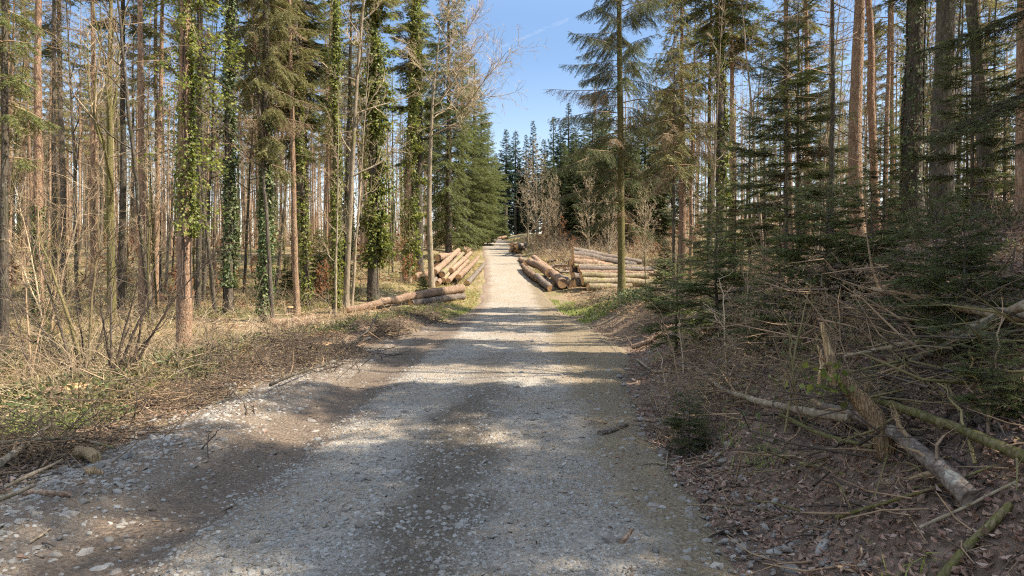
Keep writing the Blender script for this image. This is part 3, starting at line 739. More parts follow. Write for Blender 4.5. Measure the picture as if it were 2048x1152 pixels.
named_tree(6, 15.5, .2, 15, 'dark spruce with hanging green twigs at the left edge of the view', z0=4.6, Rm=1.5, nb=40, bark='dark_bark', needle='needle_green', hang=.7)
named_tree(80, 18, .235, 20, 'pale brown spruce trunk with dark ivy low on its shaded side', z0=11, stubs=24, bark='red_bark',
           ivy_=dict(z0=.4, z1=3.6, n=1500, out=.05, side=3.4), ivymat='ivy_dark', lowdead=.4)
named_tree(111, 22, .165, 19, 'thin dark trunk just right of the pale brown trunk', z0=11, bark='dark_bark', lowdead=.4)
named_tree(184, 26, .21, 21, 'straight slim grey trunk left of the forked mossy tree', z0=12, bark='spruce_bark', lowdead=.5)
named_tree(226, 20, .25, 13, 'mossy leafless tree forking into steep limbs, with grey green bark', 'bare', bark='moss_bark', z0=2.9, path=[(222, 560), (220, 330), (219, 150), (222, 0), (226, -200)],
           cw=dict(n1=11, L1=5.2, n2=9, n3=5, up=.28, spread=.42, el=.95), stubs=0, name='forked_tree')
named_tree(243, 23, .23, 20, 'dark trunk close behind the forked mossy tree', z0=9, bark='dark_bark', needle='needle_dark', lowdead=.5)
named_tree(284, 22, .235, 22, 'clean reddish brown spruce trunk without ivy, between the forked tree and the big ivy tree', z0=12, bark='red_bark', stubs=16, path=[(284, 560), (281, 200), (279, 0), (276, -300)])
named_tree(369, 13.4, .31, 15, 'nearest trunk on the left verge, wrapped in bright ivy with leafy shoots', z0=9.5, nb=38, Rm=1.9, bark='red_bark', path=[(369, 560), (370, 300), (372, 0), (373, -200)],
           ivy_=dict(z0=2.6, z1=8.5, n=6000, out=.06, size=.055, side=.1, shoots=44, shoot_z=(2.9, 7.8), shoot_len=.95, sa=.05), stubs=6, name='ivy_tree')
named_tree(457, 23, .3, 20, 'straight trunk clad in dark glossy ivy, right of the nearest ivy tree', z0=10.5, bark='dark_bark', Rm=2.2, nb=60,
           ivy_=dict(z0=1.0, z1=12, n=9500, out=.10, size=.085, side=0), ivymat='ivy_dark', name='ivy_tree', lowdead=.4, stubs=10)
named_tree(531, 21.5, .32, 19, 'big spruce with drooping yellowish twigs above a dark ivy trunk', z0=4.8, Rm=1.9, nb=90, bark='dark_bark', hang=1.0, mul=3, droop=.5, step=.075,
           ivy_=dict(z0=.3, z1=6.5, n=4200, out=.08, size=.08), ivymat='ivy_dark', stubs=20, lowdead=.35)
named_tree(598, 29, .26, 22, 'spruce with broad green boughs high up, left of the slender ivy trunk', z0=6.2, Rm=2.7, nb=110, bark='dark_bark', needle='needle_green', hang=.5, droop=.5, mul=3, step=.08, stubs=30)
named_tree(671, 25, .2, 18, 'slender ivy trunk left of the leaning brown trunk', z0=12, bark='moss_bark', Rm=1.4, nb=36,
           ivy_=dict(z0=.3, z1=13, n=7000, out=.10, size=.085, side=.1), name='ivy_tree', stubs=6)
named_tree(692, 27, .23, 17, 'smooth brown leafless trunk leaning a little to the right', 'bare', bark='beech_bark', z0=5.0, path=[(694, 556), (706, 300), (716, 120), (728, 0), (742, -160)],
           cw=dict(n1=15, L1=3.4, n2=9, n3=5, up=.1, spread=.9, el=.35), stubs=0)
named_tree(747, 30, .46, 20, 'broad old trunk thickly hung with bright yellow green ivy, left of the log pile', z0=12, bark='dark_bark', Rm=2, nb=50,
           ivy_=dict(z0=1.5, z1=16, n=15000, out=.30, size=.11, side=-.1, shoots=70, shoot_z=(2, 15), shoot_len=.8, sa=-.2), name='ivy_tree', stubs=10)
named_tree(814, 41, .5, 22, 'tall ivy trunk just right of the broadest ivy tree', z0=12, bark='spruce_bark', Rm=2.2, nb=60, path=[(815, 540), (820, 300), (826, 0), (830, -200)],
           ivy_=dict(z0=.5, z1=17, n=9500, out=.22, size=.13, side=-.2, shoots=30, shoot_z=(2, 14), shoot_len=.9, sa=-.2), name='ivy_tree', stubs=10)
named_tree(838, 43, .58, 24, 'dark shaded trunk behind the left log pile', z0=7, bark='dark_bark', Rm=2.6, nb=70, needle='needle_dark', step=.12)
named_tree(864, 40, .36, 15.5, 'pale leafless tree by the left log pile whose limbs reach over the road', 'bare', bark='beech_bark', z0=9.0, path=[(862, 540), (858, 420), (862, 260), (868, 160), (882, 60), (880, -60)],
           cw=dict(n1=19, L1=7.6, n2=16, n3=6, up=.06, spread=1.0, el=.25, az0=-.1, r3=.006), stubs=0)

# wall of tall green spruces along the left road edge
E1 = proto_full_spruce(31, 21, .24, 1.0, 3.7, 200, 'needle_green', .14, mul=2.4, gap=.26, dens=.85, droop=.5, hang=.55, prof=.75)
E2 = proto_full_spruce(32, 19, .24, .6, 3.4, 190, 'needle_green', .14, mul=2.4, gap=.26, dens=.85, droop=.45, hang=.4, prof=.7)
for k, px, d, rz, sc, lb in ((E1, 897, 54, .4, (1.12, 1.12, 1.28), 'tall green spruce behind the left log pile, first of the roadside row'),
                             (E2, 925, 61, 2.1, (1.2, 1.2, 1.06), 'dark spruce in the roadside row, second behind the left log pile'),
                             (E1, 948, 69, 1.7, (1.25, 1.25, .92), 'bright green spruce with hanging boughs in the middle of the roadside row'),
                             (E2, 962, 80, 4.1, (1.25, 1.25, .88), 'dense spruce third from the far end of the roadside row on the left'),
                             (E1, 976, 92, 3.3, (1.1, 1.1, .76), 'spruce near the far end of the roadside row on the left'),
                             (E2, 962, 106, 5.3, .85, 'last spruce of the roadside row, at the bend of the road on the left')):
    k.put(X(px, d), d, rz, sc, lb, 'roadside spruces left of the road')
# bright young spruces at their feet
Y1 = proto_full_spruce(41, 3.2, .04, .1, 1.25, 80, 'needle_green', .08, mul=3.5, name='young_spruce', gap=.14, droop=.2, hang=.2, prof=.8)
for px, d, rz, sc, lb in ((975, 78, .3, 1.25, 'bright young spruce at the roadside below the tall row'),
                          (955, 72, 2.2, 1.0, 'smaller young spruce left of the bright one at the roadside'),
                          (1004, 112, 1.2, 1.2, 'pale young spruce at the far bend of the road'),
                          (640, 31, 1.9, .95, 'bluish young spruce between the trunks left of the leaning trunk'),
                          (846, 34, 4.0, .42, 'little young spruce before the left log pile'),
                          (575, 33, 5.0, .55, 'small young spruce in the reddish undergrowth'),
                          (90, 14.5, 2.7, .3, 'tiny young spruce beneath the bare shrub at the left'),
                          (1330, 24, .9, .6, 'young spruce under the trees right of the stacked logs'),
                          (1010, 96, 3.9, .8, 'low young spruce where the road leaves the view')):
    Y1.put(X(px, d), d, rz, sc, lb, 'young spruces')

# far spruces closing the view
F1 = proto_full_spruce(51, 19, .3, 1, 3.4, 130, 'needle_blue', .26, mul=4, gap=.3, droop=.4, hang=.3, prof=.85)
F2 = proto_full_spruce(52, 18, .3, 6.5, 2.9, 110, 'needle_blue', .26, mul=4, gap=.3, droop=.4, hang=.35, prof=.8)
far = [(1012, 128, F2, 1.12, 'slim far spruce at the left of the gap with a bare lower trunk'), (1031, 140, F2, 1.2, 'far spruce second from left in the gap'),
       (1052, 150, F1, 1.2, 'far spruce behind the bare roadside tree'), (1066, 138, F1, 1.22, 'far spruce with the tallest tip in the gap'),
       (1088, 150, F2, 1.2, 'far spruce right of the tallest tip'), (1107, 122, F1, 1.1, 'far spruce with a broad top at the right of the gap'),
       (1122, 112, F2, 1.0, 'far spruce close to the dark right hand wall'), (1137, 104, F1, 1.05, 'far spruce at the start of the dark right hand wall')]
for i, (px, d, k, sc, lb) in enumerate(far):
    k.put(X(px, d), d, i * 1.3, sc, lb, 'far spruces closing the road')
for i in range(70):
    d = rng.uniform(126, 200); px = rng.uniform(880, 1300)
    k = F1 if rng.random() < .5 else F2
    k.put(X(px, d), d, rng.uniform(0, 6), rng.uniform(.75, 1.0), 'blurred spruce in the far wood behind the bend', 'far wood behind the bend')
# dark spruces right of the road, middle distance
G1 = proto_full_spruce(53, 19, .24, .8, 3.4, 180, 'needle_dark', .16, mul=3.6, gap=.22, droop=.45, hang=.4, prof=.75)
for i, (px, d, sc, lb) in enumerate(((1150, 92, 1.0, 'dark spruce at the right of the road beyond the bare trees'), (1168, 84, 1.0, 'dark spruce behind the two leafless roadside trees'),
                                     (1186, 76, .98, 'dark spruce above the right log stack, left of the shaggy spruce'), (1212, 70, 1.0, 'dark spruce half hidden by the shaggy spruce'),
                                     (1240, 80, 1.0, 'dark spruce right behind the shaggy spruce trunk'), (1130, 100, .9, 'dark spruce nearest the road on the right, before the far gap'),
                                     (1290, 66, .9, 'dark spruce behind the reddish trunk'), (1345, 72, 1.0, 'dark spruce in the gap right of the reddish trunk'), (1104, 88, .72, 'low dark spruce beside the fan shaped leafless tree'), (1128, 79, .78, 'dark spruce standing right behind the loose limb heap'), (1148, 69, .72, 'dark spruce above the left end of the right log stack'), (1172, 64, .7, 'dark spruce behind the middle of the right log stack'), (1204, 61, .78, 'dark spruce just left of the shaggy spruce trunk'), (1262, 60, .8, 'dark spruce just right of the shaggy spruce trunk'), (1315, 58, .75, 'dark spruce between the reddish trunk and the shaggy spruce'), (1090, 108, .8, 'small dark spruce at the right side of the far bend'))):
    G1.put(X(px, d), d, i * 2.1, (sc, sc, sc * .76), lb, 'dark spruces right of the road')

# slender trunks filling the left forest
FS = [proto_forest_spruce(61, 21, .11, 8, 1.9, 60, 'needle_olive', hang=.6), proto_forest_spruce(62, 23, .13, 10, 2.1, 60, 'needle_dark', bark='dark_bark', hang=.4),
      proto_forest_spruce(63, 19, .09, 7.5, 1.4, 48, 'needle_olive', dead=1.2, hang=.5), proto_forest_spruce(64, 22, .12, 12, 1.6, 44, 'needle_green', bark='red_bark', hang=.5)]
def proto_ivy_spruce(seed, H, r, z1, n, mat, **kw):
    k = proto_forest_spruce(seed, H, r, 10, 1.6, 46, 'needle_olive', bark='dark_bark', **kw)
    g = np.random.default_rng(seed + 1); z = np.linspace(0, H, 30)
    tr = [ch for ch in k.root.children if ch.name.startswith('trunk')][0]
    ivy(g, z, 0 * z, 0 * z, r * (1 - .8 * z / H) + .02, .3, z1, n, .09, .1).build('ivy', [M[mat], M['dark_twig']], k.root)
    return k
FS += [proto_ivy_spruce(65, 22, .13, 11, 3200, 'ivy_leaf'), proto_ivy_spruce(66, 20, .12, 6, 1800, 'ivy_dark')]
BT = [proto_bare(71, 13, .07, 3.0, 20, 2.4, 'beech_bark', 'pale_twig', up=.15, spread=.8, el=.5), proto_bare(72, 10, .05, 2.0, 18, 2.0, 'moss_bark', 'pale_twig', up=.2, spread=.6, el=.6),
      proto_bare(73, 15, .08, 5, 22, 2.8, 'dark_bark', 'brown_twig', up=.1, spread=.9, el=.4)]
g2 = np.random.default_rng(99)
cnt = 0; spots = []
while cnt < 200:
    d = 24 + 76 * g2.random() ** .8; px = g2.uniform(-160, 880)
    x = X(px, d)
    if x > xc(d) - 6.5 or (abs(px - 222) < 14 and d < 30): continue
    if any((x - a) ** 2 + (d - b) ** 2 < 1.1 for a, b in spots): continue
    spots.append((x, d)); cnt += 1
    k = FS[int(g2.choice(6, p=[.26, .2, .24, .14, .09, .07]))]
    k.put(x, d, g2.uniform(0, 6.28), (sc := g2.uniform(.8, 1.15), sc, g2.uniform(.85, 1.1)), 'slender tall spruce deep in the sunlit forest left of the road', 'slender spruces in the left forest', tilt=tuple(g2.normal(size=2) * .022))
for i in range(95):
    d = 17 + 50 * g2.random(); px = g2.uniform(-100, 850); x = X(px, d)
    if x > xc(d) - 5.5: continue
    BT[int(g2.integers(3))].put(x, d, g2.uniform(0, 6.28), g2.uniform(.6, 1.0), 'thin leafless tree among the spruce trunks left of the road', 'thin leafless trees in the left forest', tilt=tuple(g2.normal(size=2) * .05))
# russet saplings
RS = [proto_bare(81, 2.6, .02, .5, 15, 1.0, 'beech_bark', 'brown_twig', name='beech_sapling', n2=6, n3=4, leafn=2, up=.05), proto_bare(82, 1.8, .016, .3, 13, .9, 'beech_bark', 'brown_twig', name='beech_sapling', n2=6, n3=4, leafn=3, up=.02)]
for i in range(95):
    d = 24 + 40 * g2.random() ** .8; px = g2.uniform(-20, 860); x = X(px, d)
    if x > xc(d) - 5.5: continue
    RS[i % 2].put(x, d, g2.uniform(0, 6.28), g2.uniform(.5, 1.05), 'russet leaved beech sapling in the undergrowth left of the road', 'russet saplings left of the road')
for i in range(26):
    d = 40 + 30 * g2.random(); px = g2.uniform(1060, 1430); x = X(px, d)
    if x < xc(d) + 3.6 or (x < 12 and d < 50): continue
    RS[i % 2].put(x, d, g2.uniform(0, 6.28), g2.uniform(.6, 1.2), 'russet leaved beech sapling on the slope right of the road', 'russet saplings right of the road')

# leafless trees at the roadside in the middle distance
B1 = proto_bare(91, 9.5, .09, 1.2, 32, 3.3, 'beech_bark', 'pale_twig', n2=9, n3=3, up=.16, spread=.85, el=.5, r3=.006)
B1.put(X(1056, 74), 74, 0, 1.0, 'pale leafless tree with a fan of twigs by the right road edge before the gap', 'leafless roadside trees')
B1.put(X(1074, 86), 86, 2, 1.25, 'taller leafless tree behind the pale fan shaped one', 'leafless roadside trees')
B1.put(X(1176, 54), 54, 4, .82, 'leafless tree with spreading pinkish branches behind the right log stack', 'leafless roadside trees')
B1.put(X(1218, 50), 50, 1, .6, 'small leafless tree close to the mossy spruce trunk', 'leafless roadside trees')
B1.put(X(1110, 66), 66, 5, .7, 'small leafless tree left of the spreading pinkish one', 'leafless roadside trees')
B1.put(X(1290, 46), 46, 3, .7, 'leafless tree in the brush right of the log stack', 'leafless roadside trees')

for i in range(14):
    d = 49 + 40 * g2.random(); px = g2.uniform(1050, 1420); x = X(px, d)
    if x < xc(d) + 3.2: continue
    B1.put(x, d, g2.uniform(0, 6.28), g2.uniform(.3, .75), 'leafless sapling in the pinkish thicket on the slope right of the road', 'leafless saplings on the right slope', tilt=tuple(g2.normal(size=2) * .08))
# the wood far behind, read as one mass
def far_forest():
    g = np.random.default_rng(77); mb = MB()
    n = 900; y = g.uniform(84, 170, n); px = np.where(g.random(n) < .58, g.uniform(-120, 930, n), g.uniform(1180, 2200, n)); x = (px - 1024) / F * y
    z = Hh(x, y); h = g.uniform(14, 24, n); r = g.uniform(.06, .16, n)
    sticks(mb, np.stack([x, y, z - .3], 1), np.stack([x + g.normal(size=n) * .3, y, z + h], 1), r, r * .3, 0, 5)
    m = 26000; i = g.integers(0, n, m); hh = g.uniform(.04, 1, m) ** .8; L = g.uniform(.5, 2.3, m) * (1.15 - hh)
    p = np.stack([x[i], y[i], z[i] + h[i] * hh], 1); d = unit(np.stack([g.normal(size=m), g.normal(size=m), g.normal(size=m) * .3 - .1], 1)); e = p + d * L[:, None]
    sticks(mb, p, e, .018, .008, 1)
    k = 60000; j = g.integers(0, m, k); t = g.uniform(.2, 1, k)[:, None]; q = p[j] * (1 - t) + e[j] * t; up = (hh[j] > .38) | (g.random(k) < .12)
    q = q[up]; k = len(q); needles(mb, q, unit(d[j][up] + g.normal(size=(k, 3)) * .6 - UP * .4), unit(g.normal(size=(k, 3))), g.uniform(.3, .6, k), .16, 2)
    # thin growth below
    k = 9000; yy = g.uniform(70, 150, k); pp = np.where(g.random(k) < .6, g.uniform(-120, 930, k), g.uniform(1150, 2200, k)); xx = (pp - 1024) / F * yy; zz = Hh(xx, yy)
    a = np.stack([xx, yy, zz], 1); tip = a + np.stack([g.normal(size=k) * .5, g.normal(size=k) * .5, g.uniform(.8, 4.5, k)], 1); sticks(mb, a, tip, .02, .008, 1)
    w2 = np.repeat(np.arange(k), 4); t = g.uniform(.3, 1, len(w2))[:, None]; q = a[w2] * (1 - t) + tip[w2] * t; sticks(mb, q, q + unit(g.normal(size=(len(w2), 3)) + UP * .4) * .8, .01, .005, 1)
    tag(mb.build('far_forest', [M['spruce_bark'], M['brown_twig'], M['needle_olive']]), kind='stuff')
far_forest()
# --- the shaded forest right of the road ------------------------------
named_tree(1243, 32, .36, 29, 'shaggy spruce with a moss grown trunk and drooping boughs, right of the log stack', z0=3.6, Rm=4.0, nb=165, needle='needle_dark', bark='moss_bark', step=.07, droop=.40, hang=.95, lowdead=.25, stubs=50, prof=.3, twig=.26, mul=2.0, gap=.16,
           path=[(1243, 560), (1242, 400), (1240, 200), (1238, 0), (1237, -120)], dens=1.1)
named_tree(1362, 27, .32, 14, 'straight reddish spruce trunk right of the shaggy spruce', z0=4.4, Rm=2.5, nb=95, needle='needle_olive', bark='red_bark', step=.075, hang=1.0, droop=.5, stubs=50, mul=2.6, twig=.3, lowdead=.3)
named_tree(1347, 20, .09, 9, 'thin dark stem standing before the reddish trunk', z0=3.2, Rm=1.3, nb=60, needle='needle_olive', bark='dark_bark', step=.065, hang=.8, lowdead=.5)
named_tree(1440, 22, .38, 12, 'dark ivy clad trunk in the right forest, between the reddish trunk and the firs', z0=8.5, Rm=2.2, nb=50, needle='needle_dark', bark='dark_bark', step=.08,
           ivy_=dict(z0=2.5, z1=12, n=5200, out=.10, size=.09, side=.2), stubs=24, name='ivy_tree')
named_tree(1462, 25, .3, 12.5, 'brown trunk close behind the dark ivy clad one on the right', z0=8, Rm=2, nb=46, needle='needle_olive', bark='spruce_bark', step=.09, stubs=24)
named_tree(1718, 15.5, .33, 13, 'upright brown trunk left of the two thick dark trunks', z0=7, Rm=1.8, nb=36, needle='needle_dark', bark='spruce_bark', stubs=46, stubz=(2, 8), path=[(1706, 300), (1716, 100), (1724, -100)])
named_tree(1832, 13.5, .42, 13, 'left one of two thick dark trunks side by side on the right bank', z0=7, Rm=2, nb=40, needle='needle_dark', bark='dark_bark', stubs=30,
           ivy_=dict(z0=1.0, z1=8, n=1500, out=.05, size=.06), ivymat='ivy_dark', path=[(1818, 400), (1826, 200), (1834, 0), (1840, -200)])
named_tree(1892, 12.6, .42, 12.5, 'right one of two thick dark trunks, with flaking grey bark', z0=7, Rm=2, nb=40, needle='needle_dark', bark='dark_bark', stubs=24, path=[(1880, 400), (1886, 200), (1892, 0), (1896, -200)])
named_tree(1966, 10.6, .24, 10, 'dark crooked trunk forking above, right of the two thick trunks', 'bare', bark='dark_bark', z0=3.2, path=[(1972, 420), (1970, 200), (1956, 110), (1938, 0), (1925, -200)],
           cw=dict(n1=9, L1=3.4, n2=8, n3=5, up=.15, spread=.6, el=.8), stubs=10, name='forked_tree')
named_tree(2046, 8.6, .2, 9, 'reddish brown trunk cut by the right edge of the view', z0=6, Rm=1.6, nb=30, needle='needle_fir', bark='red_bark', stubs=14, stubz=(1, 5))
named_tree(1661, 12, .1, 9, 'thin black stem with short dry twigs left of the thick trunks', z0=6, Rm=.9, nb=24, needle='needle_dark', bark='dark_bark', stubs=70, stubz=(1, 6.5))
# young firs with flat sprays
FIR = [proto_full_spruce(101, 5.4, .05, .6, 1.65, 46, 'needle_fir', .042, name='young_fir', bark='dark_bark', gap=.085, droop=.2, hang=.12, prof=.62, flat=.22, twig=.36, r_br=.012),
       proto_full_spruce(102, 7.0, .055, 1.4, 1.5, 46, 'needle_fir', .045, name='young_fir', bark='dark_bark', gap=.09, droop=.22, hang=.2, prof=.5, flat=.22, twig=.38, stubs=40, lowdead=.6, r_br=.012)]
for k, px, d, rz, sc, lb in ((0, 1470, 16.5, .3, .55, 'young fir standing behind the low dark boughs at the road edge'),
                             (0, 1572, 12.6, 1.9, .85, 'densest young fir of the right bank, with flat layered boughs'),
                             (1, 1596, 13.6, 4.4, .8, 'tall young fir with a bare twiggy stem behind the dense one'),
                             (1, 1768, 13.0, 1.1, .36, 'slim young fir before the thick dark trunks'),
                             (1, 1530, 18.5, 2.6, .55, 'tall slim fir farther back between the ivy trunk and the dense fir'),
                             (0, 1945, 9.6, 5.2, .6, 'young fir beneath the crooked trunk'),
                             (0, 1432, 17.5, .9, .5, 'short young fir at the foot of the reddish trunk'),
                             (1, 1855, 17, 3.4, .6, 'fir showing between the two thick dark trunks'),
                             (1, 1640, 20, 5.9, .8, 'thin fir deep in the right forest behind the black stem')):
    FIR[k].put(X(px, d), d, rz, sc, lb, 'young firs on the right bank')
FIB = proto_full_spruce(103, 7.5, .07, .7, 1.9, 62, 'needle_green', .06, name='young_spruce', bark='dark_bark', gap=.12, droop=.3, hang=.3, prof=.6, mul=2.2)
for i, (px, d, sc, lb) in enumerate(((1500, 24, .85, 'sunlit bright young spruce between the ivy trunk and the firs'), (1560, 29, .9, 'sunlit bright young spruce far behind the densest fir'), (1640, 25, .8, 'bright young spruce glowing behind the black stem'),
                                     (1700, 31, 1.0, 'bright young spruce far back, left of the thick trunks'), (1775, 22, .8, 'bright young spruce seen just left of the two thick trunks'), (1862, 24, .9, 'bright young spruce glowing between the two thick trunks'),
                                     (1935, 20, .8, 'bright young spruce right of the two thick trunks'), (2010, 19, .75, 'bright young spruce behind the crooked forked trunk'), (1415, 33, .9, 'bright young spruce left of the dark ivy trunk'))):
    FIB.put(X(px, d), d, i * 1.9, sc, lb, 'sunlit young spruces in the right forest')
# the big fir just outside whose boughs hang into the view
gb = np.random.default_rng(5)
for (x, y, z0, H, Rm, nb, lb) in ((6.7, 7.4, .5, 7.5, 3.1, 44, 'dark fir at the right edge whose boughs sweep down over the brush'),):
    root = empty('fir_tree', (x, y, H1(x, y)), 0, lb, 'tree')
    tm, *_ = trunk_mb(gb, H, .16, 10, .02); tm.build('trunk', [M['dark_bark'], M['dark_twig']], root)
    conifer(gb, H, z0, Rm, nb, step=.036, nlen=.036, nw=.011, mul=1.5, gap=.085, droop=.45, hang=.15, prof=.5, flat=.2, twig=.3, bare=.3).build('crown', [M['dark_twig'], M['needle_fir'], M['needle_dead']], root)
# low fir boughs overhanging the road edge
LOWF = [proto_full_spruce(111, 1.7, .03, .15, 1.0, 40, 'needle_fir', .034, name='low_fir', gap=.07, droop=.3, hang=.15, prof=.6, flat=.25, twig=.36, r_br=.008)]
for px, py, rz, sc, lb in ((1352, 712, .5, .95, 'low dark fir leaning over the road edge'), (1432, 690, 2.2, 1.0, 'low fir behind the one leaning over the road edge'), (1378, 912, 1.2, .34, 'small fir sprig lying at the road edge'),
                           (1560, 700, 3.6, .6, 'low fir in the dead brush left of the broken snag'), (1930, 700, 4.6, .55, 'low fir in the deep shade below the pale fallen branch'), (1985, 850, .2, .3, 'fir seedling on the leaf covered bank at the right'), (1652, 640, 1.1, .85, 'low fir behind the splintered tip of the snag'), (1745, 606, 2.9, .7, 'low fir at the thin end of the pale fallen limb'), (1875, 655, 3.3, .6, 'little fir between the pale limb and the forked grey branch')):
    p = hit(px, py); LOWF[0].put(p[0], p[1], rz, sc, lb, 'low firs on the right bank')
# filler on the right
cnt = 0; spots = []
while cnt < 46:
    d = 15 + 60 * g2.random(); px = g2.uniform(1280, 2200); x = X(px, d)
    if x < xc(d) + 6.5 or (x < 14 and 33 < d < 49) or any((x - a) ** 2 + (d - b) ** 2 < 1.6 for a, b in spots): continue
    if d < 20 and (px > 1850 or x < 6): continue
    spots.append((x, d)); cnt += 1
    FS[int(g2.choice(4, p=[.25, .35, .25, .15]))].put(x, d, g2.uniform(0, 6.28), (sc := g2.uniform(.7, .95), sc, g2.uniform(.68, .84)), 'slender spruce in the shaded forest right of the road', 'slender spruces in the right forest', tilt=tuple(g2.normal(size=2) * .022))
for i in range(60):
    d = 13 + 40 * g2.random(); px = g2.uniform(1250, 2150); x = X(px, d)
    if x < xc(d) + 5.6 or (x < 14 and 33 < d < 49): continue
    BT[int(g2.integers(3))].put(x, d, g2.uniform(0, 6.28), g2.uniform(.5, .85), 'thin leafless tree in the shaded forest right of the road', 'thin leafless trees in the right forest', tilt=tuple(g2.normal(size=2) * .06))
for i in range(18):
    d = 19 + 34 * g2.random(); px = g2.uniform(1380, 2100); x = X(px, d)
    if x < xc(d) + 6.2 or (x < 14 and 33 < d < 49): continue
    FIR[i % 2].put(x, d, g2.uniform(0, 6.28), g2.uniform(.35, .8), 'young fir in the understorey of the right forest', 'understorey firs in the right forest')
# spruces beside and behind the viewer that shade the road
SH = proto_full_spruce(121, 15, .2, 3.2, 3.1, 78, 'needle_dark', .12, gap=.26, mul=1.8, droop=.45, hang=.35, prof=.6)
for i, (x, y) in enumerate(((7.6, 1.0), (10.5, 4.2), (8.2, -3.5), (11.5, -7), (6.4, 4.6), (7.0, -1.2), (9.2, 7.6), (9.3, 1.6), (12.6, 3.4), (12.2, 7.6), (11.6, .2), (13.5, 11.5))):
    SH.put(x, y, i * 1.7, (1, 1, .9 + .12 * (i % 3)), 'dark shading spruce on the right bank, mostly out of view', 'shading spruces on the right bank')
#@@PART3
# ------------------------------------------------------------------ logs
lg = np.random.default_rng(17)
CHK = []
def log(a, b, r0, r1, bark, label, group, bend=.07, name='log', n=16, both=True):
    a = np.asarray(a, float); b = np.asarray(b, float)
    root = empty(name, tuple(a), 0, label, 'log', group)
    L = np.linalg.norm(b - a); t = (b - a) / L
    s = np.linspace(0, 1, n)
    w1 = np.cumsum(lg.normal(size=n)); w1 -= w1[0] + (w1[-1] - w1[0]) * s
    w2 = np.cumsum(lg.normal(size=n)); w2 -= w2[0] + (w2[-1] - w2[0]) * s
    sd = unit(np.cross(t, UP)); nn = np.cross(sd, t)
    pts = (b - a) * s[:, None] + sd * (w1 * bend * r0)[:, None] + nn * (w2 * bend * r0)[:, None]
    rad = np.linspace(r0, r1, n) * (1 + lg.normal(size=n) * .02)
    mb = MB(); tube(mb, pts, rad, 16, 0, True, .05, int(lg.integers(1e6)))
    kn = int(L * 2)
    f = lg.uniform(.05, .95, kn); az = lg.uniform(0, 6.28, kn)
    dr = np.cos(az)[:, None] * sd + np.sin(az)[:, None] * nn + t * .3
    rr = r0 + (r1 - r0) * f
    c = (b - a) * f[:, None] + dr * (rr * .8)[:, None]
    sticks(mb, c, c + dr * (lg.uniform(.03, .07, kn) + rr * .2)[:, None], .022, .014, 0, 5)
    mb.build('bark', [bark], root)
    for k, (p, d, r) in enumerate(((pts[0], -t, rad[0]), (pts[-1], t, rad[-1]))):
        if k == 1 and not both: break
        e = MB(); tube(e, [(0, 0, -.004), (0, 0, .006)], [r * .93, r * .93], 18, 0, True, .02, 3)
        o = e.build('cut_end', [M['cut']], root)
        o.location = tuple(p); o.rotation_euler = Vector(tuple(unit(d + lg.normal(size=3) * .04))).to_track_quat('Z', 'Y').to_euler()
    return root
def plog(p0, lift, p1, dd, r0, r1, bark, label, group, **kw):
    a = hit(p0[0], p0[1], r0 * .92 + lift); b = W(p1[0], p1[1], a[1] + dd) if dd is not None else hit(p1[0], p1[1], r1 * .9)
    CHK.append((label[:40], round(a[2] - r0 - H1(a[0], a[1]), 2), round(b[2] - r1 - H1(b[0], b[1]), 2)))
    return log(a, b, r0, r1, bark, label, group, **kw)
B0, B1_, B2_ = M['log_bark'], M['log_moss'], M['log_grey']
GL, GR, GS = 'logs of the pile left of the road', 'logs lying along the right road edge', 'logs of the stack right of the road'
# left pile
plog((922, 577), .38, (692, 620), None, 0.260, 0.126, B0, 'longest log, reaching from the left pile out across the verge', GL)
plog((925, 593), 0, (822, 607), None, 0.193, 0.143, B2_, 'log lying on the ground under the longest log', GL)
plog((934, 567), 0, (970, 527), 9, 0.185, 0.143, B2_, 'log nearest the road in the left pile', GL)
plog((917, 555), .40, (955, 516), 10, 0.202, 0.151, B0, 'second log from the road in the left pile', GL)
plog((896, 562), .12, (936, 522), 10, 0.176, 0.134, B0, 'thin log with a pale cut end, middle of the left pile', GL)
plog((886, 560), .22, (925, 515), 10, 0.160, 0.126, B1_, 'mossy log beside the thin middle log', GL)
plog((874, 568), 0, (918, 525), 10, 0.176, 0.134, B0, 'low log with its cut end close to the ground in the left pile', GL)
plog((858, 570), 0, (905, 525), 9, 0.210, 0.151, B2_, 'dark based log at the outer foot of the left pile', GL)
plog((884, 549), .5, (926, 507), 10, 0.193, 0.143, B1_, 'log on the second layer of the left pile', GL)
plog((855, 558), .3, (893, 528), 6, 0.185, 0.151, B0, 'short reddish log sticking out lowest toward the ferny verge', GL)
plog((902, 541), .6, (942, 505), 10, 0.185, 0.143, B0, 'pale barked log on top, above the second layer', GL)
plog((868, 545), .7, (917, 500), 10, 0.210, 0.168, B0, 'topmost log of the left pile with a dark far end', GL)
plog((828, 553), .2, (884, 542), 3, 0.218, 0.168, B0, 'log lying crosswise at the outer side of the left pile', GL)
plog((876, 516), .75, (908, 511), 3, 0.260, 0.218, B0, 'thick short log, upper one behind the left pile', GL)
plog((895, 521), .6, (918, 508), 4, 0.252, 0.210, B0, 'thick short log beside the upper one behind the left pile', GL)
plog((872, 529), .25, (902, 520), 4, 0.252, 0.210, B2_, 'dark log, left one under the upper short logs', GL)
plog((886, 535), .1, (914, 522), 5, 0.252, 0.210, B2_, 'dark log, right one under the upper short logs', GL)
plog((917, 503), .6, (934, 496), 4, 0.227, 0.185, B0, 'log end showing behind the top of the left pile', GL)
plog((929, 504), .3, (944, 496), 4, 0.218, 0.168, B0, 'rearmost log of the left pile nearest the road', GL)
